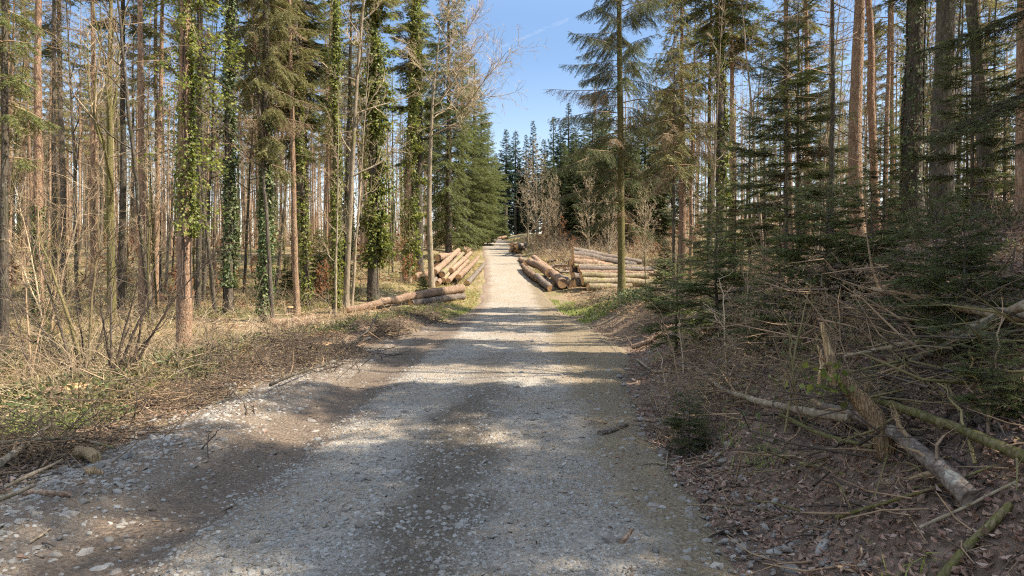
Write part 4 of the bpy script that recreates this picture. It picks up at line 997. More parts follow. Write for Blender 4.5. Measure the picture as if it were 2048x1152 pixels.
plog((541, 644), .12, (628, 637), None, 0.118, 0.092, B0, 'pale log lying in the grass beside the dark ivy trunk', 'fallen logs on the left forest floor')
plog((572, 653), .1, (640, 642), None, 0.084, 0.067, B0, 'thinner pale log close in front of the pale log in the grass', 'fallen logs on the left forest floor')
plog((1002, 474), .1, (962, 482), -6, 0.210, 0.168, B0, 'far log lying on the left edge where the road ends', 'far logs at the end of the road')
plog((1012, 474), .3, (975, 478), -4, 0.210, 0.168, B0, 'far log behind the one where the road ends', 'far logs at the end of the road')
plog((990, 481), .0, (958, 487), -6, 0.185, 0.168, B2_, 'dark far log before the one where the road ends', 'far logs at the end of the road')
# right edge logs
plog((1125, 567), .14, (1068, 516), 10, .31, .24, B0, 'long thick log beside the right road edge', GR)
plog((1098, 546), .42, (1060, 524), 6, .31, .27, B0, 'short thick log lying on top at the right road edge', GR)
plog((1101, 577), 0, (1074, 553), 4, .22, .22, B2_, 'front log with orange end nearest the road on the right', GR)
plog((1072, 555), .1, (1046, 532), 6, .23, .2, B0, 'log continuing behind the front log along the right road edge', GR)
plog((1107, 569), 0, (1087, 556), 3, .18, .18, B2_, 'small dark log in the gap between front log and long thick log', GR)
plog((1141, 569), 0, (1114, 550), 5, .28, .22, B2_, 'thick dark log between the long thick log and the stack', GR)
plog((1051, 527), 0, (1041, 518), 4, .24, .2, B0, 'small log end at the far tip of the right edge logs', GR)
# stack: its logs lie across, ends toward the road
_sb = hit(1155, 581)
def slog(py, px0, d, px1, py1, d1, r, bark, label):
    d0 = _sb[1] + (d - 38.5) * .8
    a = W(px0, py, d0); b = W(px1, py1, d0 + 1.0); k = d0 / 38.5
    b[2] = max(b[2], H1(b[0], b[1]) + r * .5)
    log(a, b, r * k, r * k * .85, bark, label, GS)
slog(574, 1176, 37.2, 1262, 577, 38.2, .21, B1_, 'lowest log of the stack, lying loose in front')
slog(563, 1165, 38.2, 1300, 566, 39.2, .24, B1_, 'mossy log, second from the bottom of the stack')
slog(551, 1162, 38.6, 1296, 553, 39.6, .21, B1_, 'mossy log, third from the bottom of the stack')
slog(545, 1160, 39.1, 1322, 549, 40.2, .17, B0, 'log with an orange end in the lower half of the stack')
slog(537, 1157, 39.3, 1306, 540, 40.3, .21, B2_, 'long grey log across the middle of the stack')
slog(531, 1148, 40.2, 1284, 533, 41.2, .13, B1_, 'thin log on the middle of the stack')
slog(523, 1146, 40.4, 1225, 531, 41.6, .22, B0, 'short brown log above the thin middle log')
slog(514, 1146, 40.6, 1232, 522, 42, .15, B0, 'thin tapering log under the top pair')
slog(509, 1146, 41, 1270, 531, 42.6, .24, B2_, 'thick slanting log, lower one of the top pair')
slog(499, 1146, 41.4, 1282, 524, 43, .17, B2_, 'topmost slanting log of the stack')
slog(566, 1151, 38.9, 1200, 566, 39.4, .22, B2_, 'short dark log behind the lowest logs of the stack')
slog(553, 1146, 40.3, 1210, 553, 41, .24, B2_, 'hidden dark log whose end shows at the foot of the stack')
slog(541, 1142, 41, 1210, 541, 41.8, .24, B2_, 'log whose split end shows at half height of the stack')
slog(527, 1140, 41.6, 1210, 530, 42.4, .22, B2_, 'log whose reddish end shows near the top of the stack')
# split limb heap behind the right edge logs
hp = np.random.default_rng(3)
for i in range(16):
    px = hp.uniform(1080, 1134); py = 548 - (px - 1080) * .1 - hp.uniform(0, 34)
    a = hit(px, py, hp.uniform(.1, .45)); v = unit(np.array([hp.uniform(.2, 1), hp.uniform(-.6, .8), hp.uniform(-.35, .1)])) * hp.uniform(.8, 1.8)
    log(a, a + v, hp.uniform(.06, .11), .06, (B1_, B0, B2_)[i % 3], 'short pale limb in the loose heap between edge logs and stack', 'limbs in the loose heap', name='limb')
log(hit(1092, 503, .45), hit(1092, 503, .45) + np.array([.9, 1.2, .1]), .22, .2, B2_, 'pale stub of a log on top of the loose limb heap', 'limbs in the loose heap', name='limb')
# small far stack
for i, (px, py) in enumerate(((1024, 497), (1032, 498), (1040, 498), (1027, 491), (1036, 492), (1026, 486), (1035, 487))):
    a = hit(px - 3, py + 4, .2 + .4 * (i // 3 if i < 5 else 2)); b = a + np.array([.9, 3.2, .25])
    log(a, b, .19, .17, B0 if i % 2 else B2_, 'log of the small far stack at the right edge of the distant road', 'logs of the small far stack')

# ------------------------------------------------------------------ stumps, snag, fallen wood
def stump(px, py, r, h, label, bark='red_bark'):
    p = hit(px, py); g = np.random.default_rng(int(px))
    root = empty('tree_stump', tuple(p), 0, label, 'stump')
    mb = MB(); tube(mb, [(0, 0, -.2), (0, 0, .02), (0, 0, h * .5), (.01, 0, h)], [r * 1.35, r * 1.2, r * 1.02, r], 18, 0, True, .06, 4)
    mb.build('bark', [M[bark]], root)
    e = MB(); tube(e, [(0, 0, 0), (0, 0, .012)], [r * .95, r * .95], 18, 0, True, .03, 2)
    o = e.build('cut_end', [M['cut']], root); o.location = (.01, 0, h + .002); o.rotation_euler = (.08, .05, 0)
stump(148, 802, .30, .16, 'flat sawn stump glowing orange in the sun at the foot of the bare shrub')
stump(640, 706, .22, .18, 'brown stump half hidden in the dark brush of the left verge', 'dark_bark')
stump(588, 628, .26, .24, 'old stump on the sunny forest floor behind the pale logs', 'red_bark')

def limb(pts, r0, r1, mat, label, name='fallen_branch', cat='branch', h=.06, twigs=0, tl=.5, twigmat=None, seed=1, group=None, k=7, absd=None, rough=.06):
    """fallen wood laid along places on the ground, h above it"""
    g = np.random.default_rng(seed)
    hs = h if hasattr(h, '__len__') else [h] * len(pts)
    P = np.array([hit(q[0], q[1], hh) for q, hh in zip(pts, hs)])
    # even spacing with a small crook
    seg = np.concatenate([[0], np.cumsum(np.linalg.norm(np.diff(P, axis=0), axis=1))])
    n = max(10, int(seg[-1] / .09)); n = min(n, 60); s = np.linspace(0, seg[-1], n)
    Q = np.stack([np.interp(s, seg, P[:, i]) for i in range(3)], 1)
    ker = np.hanning(max(3, n // len(pts) | 1) + 2); ker /= ker.sum(); kk = len(ker) // 2
    for i in range(3): Q[:, i] = np.convolve(np.pad(Q[:, i], kk, mode='reflect', reflect_type='odd'), ker, 'valid')
    Q += np.cumsum(g.normal(size=Q.shape), 0) * r0 * .06
    root = empty(name, tuple(P[0]), 0, label, cat, group)
    rad = np.linspace(r0, r1, n) * (1 + g.normal(size=n) * .04)
    mb = MB(); tube(mb, Q - P[0], rad, k, 0, True, rough, seed)
    if twigs:
        f = g.uniform(.15, 1, twigs); a = np.stack([np.interp(f * s[-1], s, Q[:, i]) for i in range(3)], 1) - P[0]
        T = unit(P[-1] - P[0])
        for q in a:
            d = unit(T * .7 + g.normal(size=3) * .6 + UP * .15)
            b = grow(g, q, d, tl * g.uniform(.4, 1.2), 4, .2, 0)
            sticks(mb, b[:-1], b[1:], np.linspace(r1 * .8 + .003, .004, 4), np.linspace(r1 * .6 + .0025, .002, 4), 1)
            for _ in range(3):
                e = b[int(g.integers(1, 5))]; sticks(mb, [e], [e + unit(d + g.normal(size=3) * .8) * tl * .25], .003, .0015, 1)
    mb.build('wood', [M[mat], M[twigmat or 'brown_twig']], root)
    return root
# the broken snag
def snag():
    g = np.random.default_rng(8)
    base = hit(1785, 900); d = base[1]
    root = empty('broken_snag', tuple(base), 0, 'broken mossy trunk leaning left with a tall splintered pale tip and ivy at its middle', 'snag')
    dd = [0, .02, .05, .08, .1]
    path = [base - np.array([0, 0, .12])] + [W(px, py, d + q) for (px, py), q in zip(((1752, 838), (1712, 790), (1672, 745), (1652, 712)), dd[1:])]
    P = np.array(path); s = np.linspace(0, 1, 22); t = np.linspace(0, 1, len(P))
    Q = np.stack([np.interp(s, t, P[:, i]) for i in range(3)], 1) - base
    mb = MB(); tube(mb, Q, np.linspace(.066, .036, 22), 20, 0, True, .05, 5); mb.build('wood', [M['snag_wood']], root)
    for (p0, p1, r, nm) in (((1672, 768), (1642, 645), .034, 'splinter'), ((1638, 768), (1643, 700), .012, 'splinter'), ((1674, 752), (1656, 690), .018, 'splinter'), ((1652, 745), (1634, 690), .009, 'splinter')):
        a = W(p0[0], p0[1], d + .09) - base; b = W(p1[0], p1[1], d + .1) - base
        m = MB(); sN = np.linspace(0, 1, 8)
        tube(m, a + (b - a) * sN[:, None] + g.normal(size=(8, 3)) * .003, r * (1 - .62 * sN ** 1.3), 7, 0, True, .12, 3, False)
        m.build(nm, [M['raw_wood']], root)
    n = 46; c = W(1668, 765, d) - base
    lv = MB(); Pp = c + g.normal(size=(n, 3)) * np.array([.09, .06, .055]); leaves(lv, Pp, unit(g.normal(size=(n, 3)) - UP * .3), unit(g.normal(size=(n, 3)) * .4 + UP), g.uniform(.04, .075, n), g.uniform(.035, .065, n), 0, -.1)
    sticks(lv, np.repeat([c - np.array([0, 0, .12])], 9, 0), Pp[:9], .003, .002, 1)
    lv.build('ivy', [M['ivy_leaf'], M['dark_twig']], root)
snag()
def shard():
    base = hit(1762, 850); d = base[1]
    root = empty('split_stake', tuple(base), 0, 'grey split stake standing upright behind the fallen trunk', 'stake')
    a = np.zeros(3) - UP * .1; b = W(1732, 765, d + .03) - base; s = np.linspace(0, 1, 8)
    mb = MB(); tube(mb, a + (b - a) * s[:, None], .034 - .012 * s, 6, 0, True, .14, 9, False); mb.build('wood', [M['snag_wood']], root)
shard()
limb([(1945, 1000), (1880, 935), (1800, 872), (1720, 833), (1640, 818)], .052, .028, 'log_grey', 'thick knotty fallen trunk sloping down the right bank under the snag', name='fallen_tree', cat='fallen tree', h=[.07, .1, .13, .15, .17], twigs=10, tl=.25, seed=2, k=14)
limb([(1700, 836), (1600, 820), (1500, 800), (1440, 775), (1395, 735)], .036, .012, 'beech_bark', 'long pale branch running from the fallen trunk toward the road', h=[.16, .15, .14, .16, .22], twigs=9, tl=.5, seed=3)
limb([(1695, 780), (1790, 815), (1900, 850), (1990, 890), (2075, 925)], .022, .03, 'moss_bark', 'smooth greenish pole lying above the fallen trunk', h=[.3, .26, .2, .15, .12], seed=4)
limb([(2060, 632), (1990, 628), (1900, 606), (1830, 590), (1750, 574)], .042, .016, 'beech_bark', 'pale fallen limb at the top of the right bank', h=[.25, .3, .3, .32, .4], twigs=9, tl=.8, seed=5)
limb([(2050, 610), (1980, 640), (1900, 670), (1800, 690), (1690, 715)], .03, .01, 'beech_bark', 'forked grey branch below the pale fallen limb', h=[.4, .3, .3, .3, .28], twigs=10, tl=.8, seed=6)
limb([(2010, 625), (1940, 670), (1870, 700), (1800, 735)], .028, .012, 'dark_bark', 'dark branch slanting down the bank under the grey forked one', h=[.35, .3, .3, .2], twigs=5, tl=.6, seed=7)
limb([(1440, 680), (1330, 590), (1290, 560)], .012, .004, 'beech_bark', 'thin bowed rod rising at the road edge', h=[.05, .9, 1.1], twigs=3, tl=.4, seed=9)
limb([(1672, 1036), (1760, 1010), (1880, 972), (1990, 930)], .012, .007, 'moss_bark', 'straight greenish stick across the leaf covered bank', h=.05, seed=10)
limb([(1880, 1160), (1940, 1090), (1985, 1050), (2025, 1010)], .022, .018, 'moss_bark', 'mossy stick in the lower right corner', h=.04, seed=11)
limb([(1840, 1055), (1930, 1015), (2040, 960)], .009, .006, 'beech_bark', 'slim stick touching the thick end of the fallen trunk', h=.06, seed=12)
limb([(1560, 830), (1640, 870), (1740, 895)], .018, .013, 'moss_bark', 'bent greenish branch left of the snag foot', h=.1, twigs=4, tl=.35, seed=13)
limb([(1300, 925), (1400, 935), (1450, 905), (1475, 870)], .008, .006, 'beech_bark', 'curved rod beside the fir sprig at the road edge', h=.03, seed=14)
limb([(1200, 868), (1225, 862), (1256, 849)], .035, .018, 'log_grey', 'grey chunk of rotten wood lying on the road', name='wood_chunk', cat='wood', h=.03, seed=15)
limb([(1243, 1088), (1263, 1062)], .018, .018, 'log_bark', 'short piece of bark lying on the gravel near the viewer', name='wood_chunk', cat='wood', h=.015, seed=16)
limb([(1332, 935), (1336, 902)], .007, .007, 'beech_bark', 'small pale stick at the muddy right side of the road', name='stick', h=.05, seed=17)
limb([(1265, 695), (1300, 685), (1330, 660)], .06, .04, 'log_bark', 'broken light log end at the ditch right of the road', name='wood_chunk', cat='wood', h=.06, seed=18)
limb([(1275, 720), (1310, 745), (1390, 735)], .025, .012, 'beech_bark', 'crooked pale root piece in the right ditch', h=.05, twigs=4, tl=.3, seed=19)
limb([(1400, 1010), (1430, 985), (1450, 970)], .008, .006, 'dark_bark', 'dark twig on the olive road edge', name='stick', h=.01, seed=20)
# left verge
limb([(0, 925), (50, 890), (85, 862), (100, 850)], .035, .02, 'beech_bark', 'thick grey branch rising from the lower left corner', h=[.1, .15, .18, .2], twigs=3, tl=.3, seed=21)
limb([(-20, 888), (60, 880), (130, 874), (180, 882), (228, 896)], .02, .009, 'beech_bark', 'long grey branch arched over the left verge', h=[.16, .2, .2, .14, .06], twigs=4, tl=.35, seed=22)
limb([(10, 975), (60, 950), (125, 920)], .016, .010, 'beech_bark', 'straight grey stick on the dark brush at the left edge', h=[.06, .1, .12], seed=23)
limb([(-10, 1002), (30, 988), (70, 970)], .018, .014, 'beech_bark', 'pale broken stick in the lower left', h=[.05, .08, .1], seed=24)
limb([(48, 984), (95, 988), (142, 990)], .022, .02, 'red_bark', 'smooth reddish stick on the gravel at the lower left', h=.03, seed=25)
limb([(60, 1085), (85, 1070), (100, 1058)], .008, .005, 'beech_bark', 'little pale twig on the gravel bank at the lower left', name='stick', h=.03, seed=26)
limb([(158, 905), (180, 905), (196, 914)], .06, .045, 'raw_wood', 'split block of wood under the arched grey branch', name='wood_chunk', cat='wood', h=.07, seed=27, k=6, rough=.15)
limb([(172, 948), (190, 946), (206, 950)], .045, .03, 'raw_wood', 'flat wood chip below the split block', name='wood_chunk', cat='wood', h=.02, seed=28, k=6, rough=.2)
limb([(655, 700), (700, 690), (740, 660), (755, 630)], .03, .02, 'dark_bark', 'dark branch standing out of the brush on the left verge', h=[.06, .15, .3, .5], twigs=8, tl=.5, seed=29)
limb([(540, 770), (600, 745), (680, 722)], .02, .012, 'dark_bark', 'dark branch lying on the brush bank', h=.12, twigs=6, tl=.4, seed=30)
limb([(400, 680), (470, 700), (560, 690)], .02, .012, 'beech_bark', 'pale branch lying on the forest floor behind the big ivy tree', h=.1, twigs=6, tl=.5, seed=31)
limb([(30, 800), (130, 745), (250, 700), (380, 690)], .025, .012, 'beech_bark', 'long pale branch lying in the grass behind the bare shrub', h=.15, twigs=8, tl=.5, seed=32)
limb([(1070, 968), (1088, 972), (1103, 962)], .009, .006, 'dark_bark', 'small mossy twig on the gravel in the middle of the road', name='stick', h=.01, twigs=3, tl=.06, seed=33)
limb([(905, 1075), (925, 1056), (950, 1050)], .006, .004, 'dark_bark', 'thin dark twig on the gravel nearest the viewer', name='stick', h=.008, seed=34)

# brush heaps
def heap(cx, cy, rx, ry, h, n, L, mats, label, seed, r=.006, leafn=0):
    g = np.random.default_rng(seed)
    root = empty('brush_heap', (cx, cy, H1(cx, cy)), 0, label, 'brush')
    x = cx + g.normal(size=n) * rx * .5; y = cy + g.normal(size=n) * ry * .5
    q = np.exp(-(((x - cx) / rx) ** 2 + ((y - cy) / ry) ** 2) * 1.4)
    z = Hh(x, y) + g.uniform(0, 1, n) ** 1.3 * h * q
    mb = MB()
    dirs = unit(np.stack([g.normal(size=n), g.normal(size=n), g.normal(size=n) * .28 + .05], 1))
    LL = L * g.uniform(.35, 1.25, n)[:, None]
    a = np.stack([x, y, z], 1) - np.array(root.location); m = a + dirs * LL * .5; b = m + unit(dirs + g.normal(size=(n, 3)) * .3) * LL * .5
    rr = r * g.uniform(.5, 1.9, n) ** 1.5
    hf = n // 2
    for sl, mt in ((slice(0, hf), 0), (slice(hf, n), 1)):
        sticks(mb, a[sl], m[sl], rr[sl], rr[sl] * .7, mt, 4); sticks(mb, m[sl], b[sl], rr[sl] * .7, rr[sl] * .35, mt, 4)
    ii = np.repeat(np.arange(n), 4); f = g.uniform(0, 1, (len(ii), 1)); p = m[ii] * (1 - f) + b[ii] * f
    sticks(mb, p, p + unit(dirs[ii] + g.normal(size=(len(ii), 3)) * .8) * LL[ii] * .22, r * .35, r * .15, 1)
    if leafn:
        ii = g.integers(0, n, leafn); f = g.uniform(0, 1, (leafn, 1)); p = a[ii] * (1 - f) + b[ii] * f + g.normal(size=(leafn, 3)) * .05
        needles(mb, p, unit(g.normal(size=(leafn, 3))), unit(g.normal(size=(leafn, 3))), g.uniform(.03, .06, leafn), .014, 2)
    mb.build('twigs', [M[mats[0]], M[mats[1]], M['needle_dead']], root)
p = hit(1560, 720); heap(p[0] + .3, p[1] + .8, 1.2, 1.3, .8, 330, .7, ('dark_twig', 'brown_twig'), 'large heap of dead brown twigs on the right bank beside the low firs', 51, .0035, 9000)
p = hit(1800, 700); heap(p[0] + .2, p[1] + .9, 1.3, 1.2, .6, 360, .7, ('dark_twig', 'brown_twig'), 'dark twig heap under the fallen limbs on the right bank', 52, .004, 3000)
p = hit(1450, 830); heap(p[0], p[1] + .2, .7, .9, .3, 160, .6, ('brown_twig', 'dark_twig'), 'thin scatter of twigs at the foot of the right bank', 53, .003, 800)
p = hit(1330, 650); heap(p[0] + .4, p[1] + 1, 1.2, 2.2, .7, 420, .9, ('brown_twig', 'pale_twig'), 'brush heap in the ditch below the shaggy spruce', 54, .0045, 3000)
p = hit(1180, 610); heap(p[0] + .3, p[1], 1.0, 2, .5, 200, .9, ('pale_twig', 'brown_twig'), 'loose twigs before the log stack', 55, .008)
p = hit(600, 715); heap(p[0], p[1], 1.2, 2.2, .45, 620, .7, ('dark_twig', 'dark_twig'), 'dark brush bank along the left verge before the sunny forest', 56, .0045, 4000)
p = hit(770, 662); heap(p[0], p[1], .8, 1.6, .25, 260, .7, ('dark_twig', 'dark_twig'), 'dark brush near the long log on the left verge', 57, .005, 2500)
p = hit(450, 745); heap(p[0], p[1], 1.2, 1.8, .35, 420, .6, ('dark_twig', 'dark_twig'), 'dark brush bank between the nearest ivy tree and the gravel', 61, .004, 2500)
p = hit(860, 640); heap(p[0], p[1], .7, 1.8, .22, 220, .5, ('dark_twig', 'dark_twig'), 'small dark brush at the road edge before the longest log', 62, .005, 1200)
p = hit(60, 930); heap(p[0] - .2, p[1] + .3, .9, .8, .4, 280, .6, ('dark_twig', 'brown_twig'), 'dark brush heap under the grey branches at the lower left', 58, .0035, 3000)
p = hit(230, 830); heap(p[0], p[1] + .3, 1.3, .8, .35, 260, .7, ('dark_twig', 'brown_twig'), 'brush bank around the foot of the bare shrub', 59, .0035, 3500)
p = hit(1920, 790); heap(p[0], p[1] + .2, .9, .8, .5, 240, .7, ('dark_twig', 'moss_twig'), 'tangle of thin stems above the greenish pole', 60, .005)

# bare shrubs in the left foreground
def shrub(px, py, stems, label, seed, mats=('dark_twig', 'brown_twig'), r=.013, name='bare_shrub'):
    r *= 1.6
    g = np.random.default_rng(seed); base = hit(px, py); d = base[1]
    root = empty(name, tuple(base), 0, label, 'shrub'); mb = MB()
    for (tx, ty, dd, rs, mt) in stems:
        tip = W(tx, ty, d + dd) - base; s = np.linspace(0, 1, 12)
        st = np.array([g.normal() * .1, g.normal() * .1, -.05])
        P = st + (tip - st) * s[:, None] + np.cumsum(g.normal(size=(12, 3)), 0) * .022 * s[:, None] + UP * (np.sin(s * np.pi) * .08)[:, None] * np.linalg.norm(tip)
        L = np.linalg.norm(tip)
        tube(mb, P, np.linspace(r * rs, .0035, 12), 5, mt, False)
        for j in range(int(6 * L) + 3):
            f = g.uniform(.15, 1) * 10.99; k = int(f); q = P[k] + (P[k + 1] - P[k]) * (f - k)
            b = grow(g, q, unit(P[k + 1] - P[k]) + g.normal(size=3) * .65, L * g.uniform(.1, .38), 4, .2, .05)
            sticks(mb, b[:-1], b[1:], np.linspace(.0055, .003, 4), np.linspace(.0045, .002, 4), mt)
            for h in range(2):
                e = b[int(g.integers(1, 5))]; sticks(mb, [e], [e + unit(unit(b[-1] - b[0]) + g.normal(size=3) * .8) * L * g.uniform(.05, .13)], .003, .0015, mt)
    mb.build('stems', [M[m] for m in mats], root)
shrub(175, 775, [(60, 440, 0, 1.6, 1), (20, 400, .3, 1.0, 0), (200, 425, .2, 1.3, 1), (-20, 560, -.2, .9, 0), (110, 500, .6, 1.0, 1), (140, 560, 0, .8, 0), (10, 660, .2, .8, 0), (250, 520, .4, .8, 0)],
      'leafless shrub fanning out to the left edge, with one stout yellowish stem', 71, ('dark_twig', 'moss_twig'), .016)
shrub(235, 772, [(352, 530, .1, 1.3, 0), (330, 500, .5, 1.0, 0), (300, 545, -.1, 1, 0), (215, 470, .2, 1.0, 0), (360, 610, 0, .9, 0), (280, 620, .3, .8, 1), (190, 560, 0, .9, 0), (450, 480, .4, 1.0, 0)],
      'dark leafless shrub leaning right toward the nearest ivy tree', 72, ('dark_twig', 'brown_twig'), .014)
shrub(70, 765, [(10, 530, 0, 1, 0), (90, 560, .4, 1, 1), (-30, 600, 0, 1, 0), (40, 470, .5, 1.1, 1), (120, 620, 0, .8, 0)], 'low leafless shrub at the left edge behind the dark brush', 73, ('dark_twig', 'brown_twig'), .013)
shrub(90, 690, [(30, 380, 0, 1, 0), (130, 420, .4, 1, 1), (190, 350, 0, 1, 0), (60, 330, .5, 1.1, 1), (160, 500, 0, .8, 0), (-20, 440, 0, 1, 0), (230, 470, 0, 1, 1)], 'tall pale leafless shrub farther back behind the stout yellowish stem', 74, ('pale_twig', 'brown_twig'), .016)
shrub(440, 735, [(400, 640, 0, 1, 0), (425, 655, .2, .8, 0), (455, 650, 0, .8, 0)], 'few thin dark shoots right of the nearest ivy tree', 75, r=.008)
shrub(265, 855, [(258, 770, 0, .9, 0), (285, 800, 0, .8, 0)], 'thin shoots on the dark bank left of the gravel', 76, r=.006)
shrub(490, 830, [(487, 780, 0, 1, 0), (500, 800, 0, .7, 0)], 'single short dark shoot standing in the gravel verge', 77, r=.008)
shrub(408, 905, [(404, 880, 0, 1, 0), (415, 888, 0, .8, 0)], 'tiny reddish shoot in the gravel berm', 78, r=.006)
shrub(660, 745, [(655, 715, 0, 1, 0), (668, 720, .1, 1, 0), (678, 718, 0, 1, 0), (650, 728, 0, 1, 0)], 'tuft of short dark shoots at the muddy left road edge', 79, r=.006)
shrub(1345, 770, [(1320, 620, 0, 1, 0), (1370, 640, .3, .9, 1), (1300, 700, 0, .8, 1)], 'thin leafless shrub at the edge of the ditch on the right', 80, ('brown_twig', 'pale_twig'), .008)
shrub(1600, 860, [(1560, 640, .2, 1, 1), (1680, 620, .3, 1, 0), (1630, 560, .5, 1, 1), (1520, 720, 0, .8, 0), (1720, 660, .4, .9, 0)], 'leafless thorny stems around the broken snag', 81, ('brown_twig', 'moss_twig'), .008)
shrub(1960, 900, [(1920, 680, .2, 1, 1), (2010, 640, .3, 1, 0), (1880, 760, .3, 1, 1), (2040, 760, 0, .8, 0)], 'thin green stems on the bank above the fallen trunk', 82, ('brown_twig', 'moss_twig'), .007)
shrub(1475, 720, [(1440, 560, .2, 1, 1), (1500, 520, .3, 1, 0), (1400, 600, .3, 1, 1)], 'leafless stems rising among the low firs', 83, ('brown_twig', 'pale_twig'), .009)

# ------------------------------------------------------------------ ground cover
gc = np.random.default_rng(23)
def scatter(n, ylo, yhi, fx, p=1.0, test=None):
    """points over the ground, denser near the viewer; fx(y) -> lateral range"""
    y = ylo * (yhi / ylo) ** (gc.uniform(0, 1, n) ** p)
    lo, hi = fx(y); u = lo + (hi - lo) * gc.uniform(0, 1, n); x = u + xc(y)
    k = np.abs(x) < .82 * y + (3.2 if n > 8000 else 1.2)
    if test is not None: k &= test(x, y, u)
    x, y, u = x[k], y[k], u[k]
    return x, y, u, Hh(x, y)
# gravel on the road
def band(u, c, w): return np.exp(-((u - c) / w) ** 2)
def gtest(x, y, u):
    n = vnoise(x * 1.1, y * .8, 41); n2 = vnoise(x * 4, y * 3.4, 44)
    core = np.clip((u + 1.65) / .25, 0, 1) * np.clip((1.25 - u) / .4, 0, 1)
    dens = core * (.35 + .75 * n) * (1 - .9 * band(u + (n - .5) * .35, -.12, .32) * (y < 14))
    dens = dens + .38 * band(u, -2.75, .35) * (y < 18) + .09
    dens = dens * np.where((u > 1.25) | (u < -3.6), .25, 1) * np.where(band(u, -1.95, .3) > .5, .35, 1) * (.5 + n2)
    return gc.uniform(0, 1, len(x)) < dens
mb = MB()
x, y, u, z = scatter(90000, 2.6, 15, lambda y: (ul(y), ur(y)), 1.0, gtest)
stones(mb, np.stack([x, y, z + .016], 1), gc.lognormal(-4.62, .45, len(x)).clip(.004, .032) * np.where(np.abs(u + 2.75) < .5, 1.35, 1), 0, gc)
x, y, u, z = scatter(9000, 2.6, 6, lambda y: (ul(y) + .6, ur(y) - .6), 1.0, gtest); stones(mb, np.stack([x, y, z + .018], 1), gc.lognormal(-4.4, .35, len(x)).clip(.008, .028), 0, gc)
x, y, u, z = scatter(9000, 9, 40, lambda y: (ul(y) + .4, ur(y) - .3), 1.0, gtest)
stones(mb, np.stack([x, y, z + .016], 1), gc.lognormal(-4.15, .4, len(x)).clip(.008, .05), 0, gc)
tag(mb.build('gravel', [M['stone']]), kind='stuff')
mb = MB()
x, y, u, z = scatter(900, 2.6, 14, lambda y: (ul(y) - .3, ur(y) + .2), 1.0, lambda x, y, u: (gc.uniform(0, 1, len(x)) < .25 + band(u, -2.75, .5)))
stones(mb, np.stack([x, y, z + .022], 1), gc.lognormal(-3.95, .35, len(x)).clip(.012, .04), 0, gc, True)
tag(mb.build('loose_rubble', [M['stone']]), kind='stuff')
mb = MB()
x, y, u, z = scatter(9000, 3, 30, lambda y: (np.where(gc.uniform(0, 1, len(y)) < .5, ul(y) - .2, 1.2), np.where(gc.uniform(0, 1, len(y)) < .5, ul(y) + .9, ur(y) + .4)), 1.0)
stones(mb, np.stack([x, y, z + .01], 1), gc.lognormal(-4.2, .6, len(x)).clip(.006, .07), 0, gc)
tag(mb.build('dirt_clods', [M['stone_brown']]), kind='stuff')
for i, (px, py, s) in enumerate(((238, 1056, .048), (262, 1050, .036), (218, 1086, .042), (275, 968, .04), (112, 1115, .035), (738, 1038, .03), (1205, 1075, .026))):
    p = hit(px, py); m = MB(); stones(m, np.array([[0, 0, s * .25]]), np.array([s]), 0, np.random.default_rng(i), True)
    o = m.build('pale_stone', [M['stone']]); o.location = tuple(p)
    tag(o, ('largest white stone on the gravel berm at the lower left', 'white stone touching the largest one on the berm', 'white stone just below the largest pair on the berm', 'white stone higher up along the gravel berm',
            'grey white stone at the lower left corner of the berm', 'rounded pale stone in the middle of the road', 'pale stone next to the piece of bark on the road')[i], 'stone', 'pale stones on the gravel')

# fallen leaves
def litter(x, y, z, size, mat, name, lift=.02):
    n = len(x); m = MB()
    nr = unit(gc.normal(size=(n, 3)) * .45 + UP); d = unit(np.cross(nr, gc.normal(size=(n, 3))))
    s = size * gc.uniform(.6, 1.4, n)
    leaves(m, np.stack([x, y, z + lift * gc.uniform(.3, 1.4, n)], 1), d, nr, s, s * gc.uniform(.45, .75, n), 0, gc.choice([-.3, .35]))
    tag(m.build(name, [M[mat]]), kind='stuff')
x, y, u, z = scatter(110000, 2.2, 22, lambda y: (ur(y) - .15, ur(y) + 9 + 0 * y), .95, lambda x, y, u: vnoise(x * 1.6, y * 1.6, 55) + np.clip((u - ur(y)) * .8, 0, .5) > .45)
litter(x, y, z, .042, 'litter_dark', 'fallen_leaves', .03)
x, y, u, z = scatter(5000, 3, 30, lambda y: (ul(y) - 1.6, ul(y) + .2))
litter(x, y, z, .05, 'litter_dark', 'damp_leaf_litter', .03)
x, y, u, z = scatter(900, 3, 22, lambda y: (ul(y), ur(y)), 1, lambda x, y, u: gc.uniform(0, 1, len(x)) < np.where(u > .9, .9, .25))
litter(x, y, z + .015, .035, 'litter_dark', 'scattered_leaves', .006)
x, y, u, z = scatter(60000, 7, 62, lambda y: (-.95 * y - 2, ul(y) - .6), .8, lambda x, y, u: vnoise(x * .5, y * .5, 57) > .42)
litter(x, y, z, .09, 'litter_pale', 'dry_leaf_litter', .05)
x, y, u, z = scatter(26000, 20, 62, lambda y: (ur(y) + .8, ur(y) + 16), .9)
litter(x, y, z, .11, 'litter_pale', 'leaf_litter', .05)
x, y, u, z = scatter(16000, 26, 70, lambda y: (-.95 * y - 2, ul(y) - 3), .8, lambda x, y, u: vnoise(x * .22, y * .22, 91) > .55); litter(x, y, z, .12, 'russet', 'russet_leaf_litter', .08)
